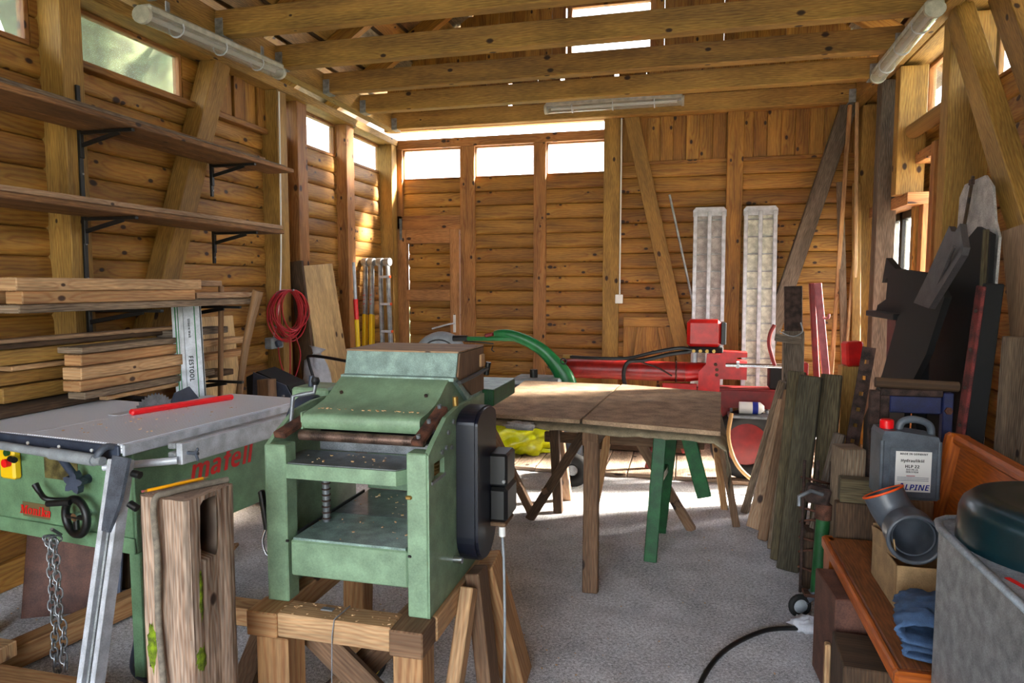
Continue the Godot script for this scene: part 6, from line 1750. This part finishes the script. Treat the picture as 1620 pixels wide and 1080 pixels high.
# ------------------------------------------------------------------ the heap along the other wall
func build_right_goods():
	# leaning stakes
	var sg := "old stakes leaning beside the trestle table"
	var stakes := [
		[Vector3(0.40, 0.0, -4.72), Vector3(0.60, 0.90, -4.62), 0.05, 0.045, "sawn_grey", "thin nailed grey stake nearest the trestle table in the leaning row"],
		[Vector3(0.45, 0.0, -4.40), Vector3(0.62, 0.80, -4.45), 0.035, 0.13, "plywood_dull", "wide pale nailed board among the leaning stakes"],
		[Vector3(0.465, 0.0, -4.22), Vector3(0.605, 0.88, -4.36), 0.045, 0.055, "brown_wood", "brown nailed batten standing between pale board and mossy stakes"],
		[Vector3(0.50, 0.0, -4.08), Vector3(0.60, 0.80, -4.22), 0.03, 0.05, "sawn_grey", "thin split batten behind the brown nailed batten"],
		[Vector3(0.52, 0.0, -3.92), Vector3(0.60, 1.03, -4.05), 0.04, 0.09, "mossy", "broad olive mossy stake, the slimmer of the mossy pair"],
		[Vector3(0.55, 0.0, -3.80), Vector3(0.64, 1.03, -3.86), 0.06, 0.11, "mossy_b", "broad dark mossy stake in front of its olive neighbour"],
		[Vector3(0.70, 0.0, -3.86), Vector3(0.76, 1.03, -3.96), 0.05, 0.10, "mossy", "mossy board standing upright behind the steel jack"],
		[Vector3(0.64, 0.30, -3.60), Vector3(0.74, 0.78, -3.62), 0.04, 0.055, "weathered", "short grey stave leaning over the steel jack"],
	]
	for s in stakes:
		tag(bar(self, "stake", s[0], s[1], s[2], s[3], M[s[4]], Vector3(1, 0, 0.35), 0.005), s[5], "stake", sg)
	tag(bar(self, "support_block", Vector3(0.64, 0.0, -3.60), Vector3(0.64, 0.30, -3.60), 0.10, 0.12, M.dark_wood), "dark wooden block under the short grey stave", "block")
	var op := thing("old_post", "weathered grey post with a wired crosspiece standing behind the stakes", "post", Vector3(0.7, 0, -4.95))
	bar(op, "timber", Vector3(0.72, 0.0, -4.95), Vector3(0.70, 1.20, -4.95), 0.08, 0.13, M.weathered, Vector3(1, 0, 0))
	bar(op, "steel_sleeve", Vector3(0.70, 1.18, -4.95), Vector3(0.69, 1.50, -4.95), 0.05, 0.11, M.rust_dark, Vector3(1, 0, 0))
	bx(op, "crosspiece", Vector3(0.655, 1.15, -4.86), Vector3(0.16, 0.05, 0.05), M.weathered, Vector3(0, 0, -8))
	tube(op, "wire", [Vector3(0.60, 1.20, -4.83), Vector3(0.68, 1.17, -4.83), Vector3(0.74, 1.20, -4.84), Vector3(0.73, 1.26, -4.86)], 0.004, M.zinc, true, 6)
	var rp := thing("red_post", "tall red steel post with a lit face coloured pale behind the stakes", "post", Vector3(0.9, 0, -5.1))
	bar(rp, "web", Vector3(0.95, 0.03, -5.10), Vector3(0.845, 1.52, -5.20), 0.05, 0.035, M.red_dark, Vector3(1, 0, 0))
	bar(rp, "lit_face", Vector3(0.97, 0.62, -5.085), Vector3(0.878, 1.52, -5.165), 0.022, 0.05, M.red_pale, Vector3(1, 0, 0))  # light falling on this face is put into its paler red
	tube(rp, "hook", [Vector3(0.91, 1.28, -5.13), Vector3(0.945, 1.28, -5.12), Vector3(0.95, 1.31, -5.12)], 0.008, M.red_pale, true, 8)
	prism(rp, "catch", [Vector2(0, 0), Vector2(0.09, -0.05), Vector2(0.10, -0.02), Vector2(0.03, 0.05)], 0.04, M.red_dark, Transform3D(Basis.IDENTITY, Vector3(0.96, 0.70, -5.08)))
	bx(rp, "reflector", Vector3(1.04, 0.70, -5.06), Vector3(0.05, 0.05, 0.04), M.white, Vector3(0, 0, 30), 0.008)
	# perforated steel bar
	var pb := thing("perforated_bar", "rusty perforated flat steel bar leaning before the black panels", "bar", Vector3(0.75, 0, -3.72))
	var q0 := Vector3(0.70, 0.0, -3.60)
	var q1 := Vector3(0.875, 1.20, -3.70)
	var pbs := look(q0, q1, Vector3(0, 0, 1))
	var fl := flat()
	var L := q0.distance_to(q1)
	for e in [-0.02, 0.02]:
		add_box(fl, Vector3(0, 0, e), Vector3(L, 0.012, 0.02), Basis.IDENTITY, 0.001, Vector2.ZERO)
	var edge := -L * 0.5
	for k in 10:
		# web between one hole and the next; the holes start above the middle
		var hole := -L * 0.5 + L * (0.42 + k * 0.065)
		var stop: float = L * 0.5 if k == 9 else hole - 0.010
		if stop > edge:
			add_box(fl, Vector3((edge + stop) * 0.5, 0, 0), Vector3(stop - edge, 0.0118, 0.021), Basis.IDENTITY, 0.0, Vector2.ZERO)
		edge = hole + 0.010
	put(pb, "flat", done(fl), M.rust_dark, Transform3D(pbs, (q0 + q1) * 0.5))
	tag(bx(self, "red_can", Vector3(1.06, 1.06, -4.9), Vector3(0.11, 0.16, 0.10), M.red_paint, Vector3(0, 10, 4), 0.012), "small bright red can standing on the narrow yellow board end", "can")
	tag(bb(self, "yellow_board", Vector3(0.99, 0.0, -4.98), Vector3(1.12, 0.978, -4.86), M.beam_a), "upright yellowish squared board carrying the small red can", "board")
	# black panels backed by the doorway
	tag(plate_zy(self, "black_slab", [Vector2(-4.22, 1.33), Vector2(-3.70, 1.57), Vector2(-3.52, 1.45), Vector2(-3.73, 1.17), Vector2(-4.0, 0.94), Vector2(-4.03, 0.79), Vector2(-4.06, 0.0), Vector2(-4.84, 0.0), Vector2(-4.87, 0.64), Vector2(-4.48, 0.98)], 1.15, 0.03, M.black_matt), "big matt black slanting panel standing on the floor by the doorway", "panel")
	var bp := thing("black_bracket", "black angular bracket with a hooked top above the big black panel", "bracket", Vector3(1.2, 1.3, -4.4))
	plate_zy(bp, "plate", [Vector2(-4.65, 1.67), Vector2(-4.45, 1.60), Vector2(-3.84, 1.56), Vector2(-3.86, 1.41), Vector2(-4.40, 1.31), Vector2(-4.85, 1.32), Vector2(-4.80, 1.38), Vector2(-4.62, 1.42), Vector2(-4.60, 1.55), Vector2(-4.72, 1.52)], 1.19, 0.035, M.black_matt)
	bb(bp, "lip", Vector3(1.12, 1.31, -4.86), Vector3(1.20, 1.345, -4.25), M.black_matt)
	bb(bp, "stem", Vector3(1.18, 0.0, -4.06), Vector3(1.23, 1.50, -3.98), M.black_matt)
	tag(plate_zy(self, "maroon_plate", [Vector2(-5.05, 1.32), Vector2(-4.85, 1.32), Vector2(-4.84, 0.60), Vector2(-4.84, 0.0), Vector2(-4.96, 0.0), Vector2(-5.02, 0.95)], 1.30, 0.012, M.maroon), "maroon sheet metal plate with a ragged edge behind the black panel", "plate")
	tag(plate_zy(self, "black_board", [Vector2(-4.43, 1.54), Vector2(-3.87, 1.79), Vector2(-3.70, 1.74), Vector2(-3.68, 1.42), Vector2(-3.72, 0.0), Vector2(-4.50, 0.0), Vector2(-4.54, 0.79), Vector2(-4.47, 1.10)], 1.36, 0.02, M.black_matt, -2.0), "tall black board leaning behind the grey guard", "board")
	tag(bar(self, "edge_strip", Vector3(1.32, 0.0, -3.66), Vector3(1.33, 1.76, -3.64), 0.018, 0.025, M.mossy, Vector3(1, 0, 0)), "thin olive strip along the tall black board", "strip")
	var gg := thing("grey_guard", "worn grey plastic mudguard hanging on the black panels", "guard", Vector3(1.08, 1.4, -3.3))
	var gpts := [Vector2(-3.28, 1.75), Vector2(-3.24, 1.725), Vector2(-3.20, 1.72), Vector2(-3.16, 1.75), Vector2(-3.14, 1.72), Vector2(-3.08, 1.65), Vector2(-3.09, 1.62), Vector2(-3.20, 1.53), Vector2(-3.36, 1.40), Vector2(-3.58, 1.42), Vector2(-3.46, 1.54), Vector2(-3.34, 1.68)]
	plate_zy(gg, "shell", gpts, 1.06, 0.025, M.grey_guard, -6.0)
	bar(gg, "rib", Vector3(1.043, 1.44, -3.38), Vector3(1.035, 1.66, -3.13), 0.012, 0.012, M.grey_guard)
	bar(gg, "hanger", Vector3(1.07, 1.56, -3.42), Vector3(1.12, 1.55, -3.60), 0.02, 0.02, M.black)
	var wp := thing("pale_panel", "whitish weathered plastic panel with a brown strap leaning high", "panel", Vector3(1.42, 0.0, -4.0))
	plate_zy(wp, "sheet", [Vector2(-4.28, 1.98), Vector2(-4.22, 2.04), Vector2(-3.96, 2.05), Vector2(-3.86, 1.98), Vector2(-3.80, 1.81), Vector2(-3.74, 1.73), Vector2(-3.74, 0.0), Vector2(-4.26, 0.0)], 1.42, 0.012, M.white_worn, -1.5)
	bar(wp, "strap", Vector3(1.408, 1.80, -4.14), Vector3(1.405, 2.06, -4.04), 0.012, 0.022, M.dark_wood, Vector3(0, 0, 1))
	bx(wp, "buckle", Vector3(1.403, 2.03, -4.05), Vector3(0.014, 0.03, 0.05), M.rust_dark)
	tag(plate_zy(self, "plywood_offcut", [Vector2(-3.80, 1.76), Vector2(-3.52, 1.78), Vector2(-3.36, 1.50), Vector2(-3.34, 0.0), Vector2(-3.62, 0.0), Vector2(-3.64, 1.26)], 1.46, 0.015, M.plywood_dull), "pale pointed plywood offcut leaning under the wall brace", "offcut")
	tag(bx(self, "weathered_post", Vector3(1.37, 0.645, -3.22), Vector3(0.16, 1.29, 0.20), M.sawn_grey, Vector3(0, 8, -1)), "thick weathered timber post standing on the floor beneath the brace", "post")
	var ru := thing("rusty_channel", "rusty red painted steel channel leaning in front of the thick post", "channel", Vector3(1.23, 0, -3.4))
	bar(ru, "face", Vector3(1.12, 0.0, -3.40), Vector3(1.20, 1.50, -3.30), 0.015, 0.075, M.red_worn, Vector3(0, 0, 1))
	bar(ru, "web", Vector3(1.175, 0.0, -3.375), Vector3(1.235, 1.51, -3.275), 0.075, 0.02, M.black_matt, Vector3(0, 0, 1))
	for k in 4:
		var p := Vector3(1.12, 0.0, -3.40).lerp(Vector3(1.20, 1.50, -3.30), 0.60 + k * 0.11)
		rod(ru, "bolt", p + Vector3(-0.012, 0, 0.010), p + Vector3(-0.004, 0, 0.004), 0.008, M.rust_dark, 8)
	# blue steel frame with can
	var bf := thing("steel_frame", "rusty blue steel box frame standing behind the jerrycan", "frame", Vector3(0.95, 0, -3.320))
	for x in [0.80, 1.08]:
		bb(bf, "upright", Vector3(x - 0.02, 0.0, -3.280), Vector3(x + 0.02, 1.05, -3.240), M.rust_dark if x < 1.0 else M.blue_paint)
	bb(bf, "top_rail", Vector3(0.82, 1.03, -3.280), Vector3(1.06, 1.06, -3.240), M.rust_dark)
	bb(bf, "blue_plate", Vector3(0.86, 0.955, -3.275), Vector3(1.06, 1.03, -3.255), M.blue_paint)
	bb(bf, "left_plate", Vector3(0.82, 0.90, -3.275), Vector3(0.86, 1.03, -3.255), M.rust_dark)
	rod(bf, "top_bar", Vector3(0.80, 1.085, -3.260), Vector3(1.12, 1.075, -3.260), 0.022, M.dark_wood, 12)
	rod(bf, "bolt", Vector3(1.08, 0.975, -3.240), Vector3(1.08, 0.975, -3.230), 0.016, M.rust, 6)
	var jc := thing("jerrycan", "grey plastic oil jerrycan with a red cap on a wood block", "jerrycan", Vector3(0.83, 0.69, -2.92), 4.0)
	var body := [Vector2(-0.098, 0.0), Vector2(0.098, 0.0), Vector2(0.102, 0.008), Vector2(0.102, 0.215), Vector2(0.094, 0.243), Vector2(-0.045, 0.262), Vector2(-0.095, 0.262), Vector2(-0.102, 0.245), Vector2(-0.102, 0.008)]
	FR = jc.global_transform
	prism(jc, "body", body, 0.13, M.grey_plastic, Transform3D(Basis.IDENTITY, Vector3(0, 0.0, 0)))
	bx(jc, "front_panel", Vector3(0.008, 0.105, 0.066), Vector3(0.165, 0.19, 0.006), M.grey_plastic, Vector3.ZERO, 0.003)
	for s in [-1.0, 1.0]:
		rod(jc, "edge_roll", Vector3(0.100 * s, 0.006, 0.060), Vector3(0.100 * s, 0.225, 0.060), 0.008, M.grey_plastic, 10)
	tube(jc, "handle", [Vector3(-0.025, 0.250, 0), Vector3(-0.015, 0.285, 0), Vector3(0.02, 0.298, 0), Vector3(0.065, 0.290, 0), Vector3(0.088, 0.270, 0), Vector3(0.092, 0.235, 0)], 0.014, M.grey_plastic, true, 10)
	lathe(jc, "cap", [Vector2(0, 0.034), Vector2(0.021, 0.034), Vector2(0.025, 0.030), Vector2(0.025, 0.0), Vector2(0, 0.0)], M.red_plastic, Vector3(-0.068, 0.262, 0), Vector3.UP, 20)
	var lb := bx(jc, "label", Vector3(0.008, 0.110, 0.0697), Vector3(0.125, 0.155, 0.001), M.white, Vector3.ZERO, 0.0)
	var id := Basis.IDENTITY
	letters(lb, "print", "MADE IN GERMANY", 0.0078, M.ink_black, Transform3D(id, Vector3(0.008, 0.178, 0.0704)))
	letters(lb, "print", "Hydrauliköl", 0.0110, M.ink_black, Transform3D(id, Vector3(0.004, 0.152, 0.0704)))
	letters(lb, "print", "HLP 22", 0.0120, M.ink_black, Transform3D(id, Vector3(0.004, 0.130, 0.0704)))
	letters(lb, "print", "ISO-VG 22", 0.0066, M.ink_black, Transform3D(id, Vector3(0.004, 0.118, 0.0704)))
	letters(lb, "print", "DIN 51524", 0.0066, M.ink_black, Transform3D(id, Vector3(0.004, 0.109, 0.0704)))
	for k in 3:
		bx(lb, "small_print", Vector3(0.008, 0.088 - k * 0.006, 0.0703), Vector3(0.11, 0.0022, 0.0006), M.grey_light, Vector3.ZERO, 0.0)
	bx(lb, "small_print", Vector3(0.0, 0.094, 0.0703), Vector3(0.03, 0.003, 0.0006), M.red_pale, Vector3.ZERO, 0.0)
	letters(lb, "logo", "ALPINE", 0.0225, M.ink_blue, Transform3D(id, Vector3(0.014, 0.050, 0.0704)), true)
	prism(lb, "logo_peak", [Vector2(-0.055, 0.040), Vector2(-0.030, 0.066), Vector2(-0.024, 0.064), Vector2(-0.036, 0.040)], 0.0008, M.ink_blue, Transform3D(id, Vector3(0, 0, 0.0704)))
	FR = Transform3D.IDENTITY
	tag(bb(self, "wood_block", Vector3(0.755, 0.45, -2.99), Vector3(0.92, 0.69, -2.85), M.brown_wood), "squared brown wood block under the grey jerrycan", "block")
	tag(bx(self, "wood_block", Vector3(0.70, 0.40, -3.24), Vector3(0.10, 0.80, 0.12), M.sawn_grey, Vector3(0, 12, 0)), "upright pale timber block standing behind the bench end", "block")
	tag(bx(self, "wood_block", Vector3(0.735, 0.641, -3.125), Vector3(0.18, 0.10, 0.07), M.mossy, Vector3(0, -4, 0)), "short olive beam offcut resting on the dark plank by the bench end", "block")
	tag(bx(self, "dark_plank", Vector3(0.77, 0.295, -3.115), Vector3(0.28, 0.59, 0.05), M.dark_wood, Vector3(0, 0, 0)), "dark wide plank standing across the bench end", "plank")
	# jockey wheel jack
	var jk := thing("jockey_jack", "green tubular jockey wheel jack standing near the bench end", "jack", Vector3(0.56, 0, -3.27))
	rod(jk, "tube", Vector3(0.60, 0.10, -3.28), Vector3(0.615, 0.50, -3.27), 0.030, M.green_dark, 16)
	rod(jk, "collar", Vector3(0.613, 0.46, -3.27), Vector3(0.616, 0.53, -3.27), 0.036, M.rust, 16)
	bx(jk, "clamp", Vector3(0.585, 0.57, -3.27), Vector3(0.10, 0.08, 0.07), M.rust_dark, Vector3(0, 0, -12), 0.01)
	tube(jk, "crank", [Vector3(0.60, 0.58, -3.23), Vector3(0.55, 0.60, -3.21), Vector3(0.50, 0.57, -3.21), Vector3(0.50, 0.53, -3.20)], 0.009, M.steel, false, 8)
	bar(jk, "fork", Vector3(0.60, 0.12, -3.28), Vector3(0.53, 0.06, -3.27), 0.05, 0.03, M.cast_grey)
	bx(jk, "fork_plate", Vector3(0.585, 0.105, -3.28), Vector3(0.09, 0.015, 0.07), M.rust)
	var wh := ring(jk, "wheel", Vector3(0.525, 0.055, -3.25), Vector3(0.35, 0, 1), 0.040, 0.014, M.tyre, 22)
	lathe(wh, "hub", [Vector2(0, -0.012), Vector2(0.034, -0.010), Vector2(0.034, 0.010), Vector2(0.012, 0.016), Vector2(0, 0.016)], M.grey_light, Vector3(0.525, 0.055, -3.25), Vector3(0.35, 0, 1))
	var jf := thing("fence_mesh_scrap", "rusty wire scrap tangled between the mossy stake and the jack", "scrap", Vector3(0.65, 0.0, -3.5))
	for k in 7:
		var y := 0.12 + k * 0.075
		tube(jf, "wire", [Vector3(0.56, y, -3.55), Vector3(0.62, y + 0.03 * (k % 2), -3.5), Vector3(0.70, y - 0.02, -3.52)], 0.006, M.rust, true, 6)
	for x in [0.57, 0.63, 0.69]:
		rod(jf, "stay", Vector3(x, 0.0, -3.53), Vector3(x, 0.66, -3.53), 0.008, M.rust_dark, 6)
	tag(blob(self, "paper_rag", Vector3(0.545, 0.026, -3.13), Vector3(0.06, 0.030, 0.04), 0.6, 0.2, 41, M.white_sack, true, 24, 14, true), "crumpled white paper rag on the floor by the jack wheel", "rag")
	# boards and box under the bench
	tag(bx(self, "stacked_board", Vector3(0.60, 0.20, -2.70), Vector3(0.16, 0.40, 0.28), M.brown_board, Vector3(0, 4, 0)), "reddish brown box board standing half under the bench", "board")
	tag(bx(self, "stacked_board", Vector3(0.60, 0.15, -2.40), Vector3(0.18, 0.30, 0.24), M.dark_wood, Vector3(0, -3, 0)), "dark rough wood block under the bench beside the reddish board", "board")
	tag(bx(self, "yellow_strip", Vector3(0.513, 0.15, -2.57), Vector3(0.02, 0.16, 0.03), M.new_wood, Vector3(0, 0, 0)), "short bright wood strip against the boards beneath the bench", "strip")
	tag(blob(self, "red_rag", Vector3(0.66, 0.03, -2.92), Vector3(0.05, 0.035, 0.05), 0.4, 0.2, 44, M.red_dark, true, 20, 12), "dark red rag on the floor under the bench end", "rag")
	# cable on the floor
	tag(tube(self, "floor_cable", [Vector3(0.52, 0.012, -3.12), Vector3(0.36, 0.012, -3.06), Vector3(0.19, 0.012, -2.86), Vector3(0.09, 0.012, -2.62), Vector3(0.045, 0.012, -2.35), Vector3(0.02, 0.012, -2.1), Vector3(-0.02, 0.012, -1.8)], 0.010, M.black, true, 10), "thick black cable curving across the concrete floor", "cable")
	tag(tube(self, "wall_cable", [Vector3(1.60, 2.98, -4.84), Vector3(1.605, 2.6, -4.835), Vector3(1.60, 2.3, -4.84), Vector3(1.605, 2.05, -4.84)], 0.012, M.white_worn, true, 8), "pale conduit running down the post by the high windows", "conduit")

# ------------------------------------------------------------------ loose shavings, too many to count
func scatter_chips():
	var r := RandomNumberGenerator.new()
	r.seed = 99
	var areas := [
		[220, Vector3(-3.0, 0.003, -5.2), Vector3(0.6, 0.003, -1.2)],
		[90, Vector3(-1.9, 0.003, -2.9), Vector3(-0.2, 0.003, -1.3)],
		[24, Vector3(-1.24, 0.9495, -2.05), Vector3(-0.84, 0.9495, -1.90)],
		[40, Vector3(-1.19, 0.710, -2.40), Vector3(-0.81, 0.710, -1.90)],
		[40, Vector3(-1.20, 0.502, -1.885), Vector3(-0.83, 0.502, -1.81)],
		[30, Vector3(-1.20, 1.094, -2.06), Vector3(-0.81, 1.094, -2.04)],
		[60, Vector3(-2.4, 0.932, -2.8), Vector3(-2.02, 0.932, -2.15)],
	]
	var n := 0
	for a in areas:
		n += a[0]
	var mm := MultiMesh.new()
	mm.transform_format = MultiMesh.TRANSFORM_3D
	mm.mesh = box_mesh(Vector3(0.009, 0.0022, 0.005), 0.0)
	mm.instance_count = n
	var k := 0
	for a in areas:
		for i in a[0]:
			var lo: Vector3 = a[1]
			var hi: Vector3 = a[2]
			var p := Vector3(r.randf_range(lo.x, hi.x), lo.y, r.randf_range(lo.z, hi.z))
			mm.set_instance_transform(k, Transform3D(Basis.from_euler(Vector3(r.randf_range(-0.3, 0.3), r.randf() * TAU, r.randf_range(-0.2, 0.2))).scaled(Vector3.ONE * r.randf_range(0.35, 1.1)), p))
			k += 1
	var o := MultiMeshInstance3D.new()
	o.name = "wood_chips"
	o.multimesh = mm
	o.material_override = M.new_wood
	add_child(o)
	tag(o, "pale wood chips scattered over floor, planer and saw table", "shavings")
	o.set_meta("kind", "stuff")
	# bundle of thin green cords that hangs at the end of the timber rack
	var c := thing("cord_bundle", "bundle of thin green cords hanging at the end of the timber stack", "cord", Vector3(-2.86, 0.55, -2.45))
	for i in 7:
		var z := -2.36 - i * 0.022
		tube(c, "cord", [Vector3(-2.99, 0.93, z + 0.05), Vector3(-2.90 + 0.005 * i, 0.925 - 0.01 * (i % 3), z), Vector3(-2.83 + 0.008 * i, 0.78, z - 0.03), Vector3(-2.80 + 0.01 * i, 0.56, z - 0.06)], 0.0035, M.green_dark, true, 6)
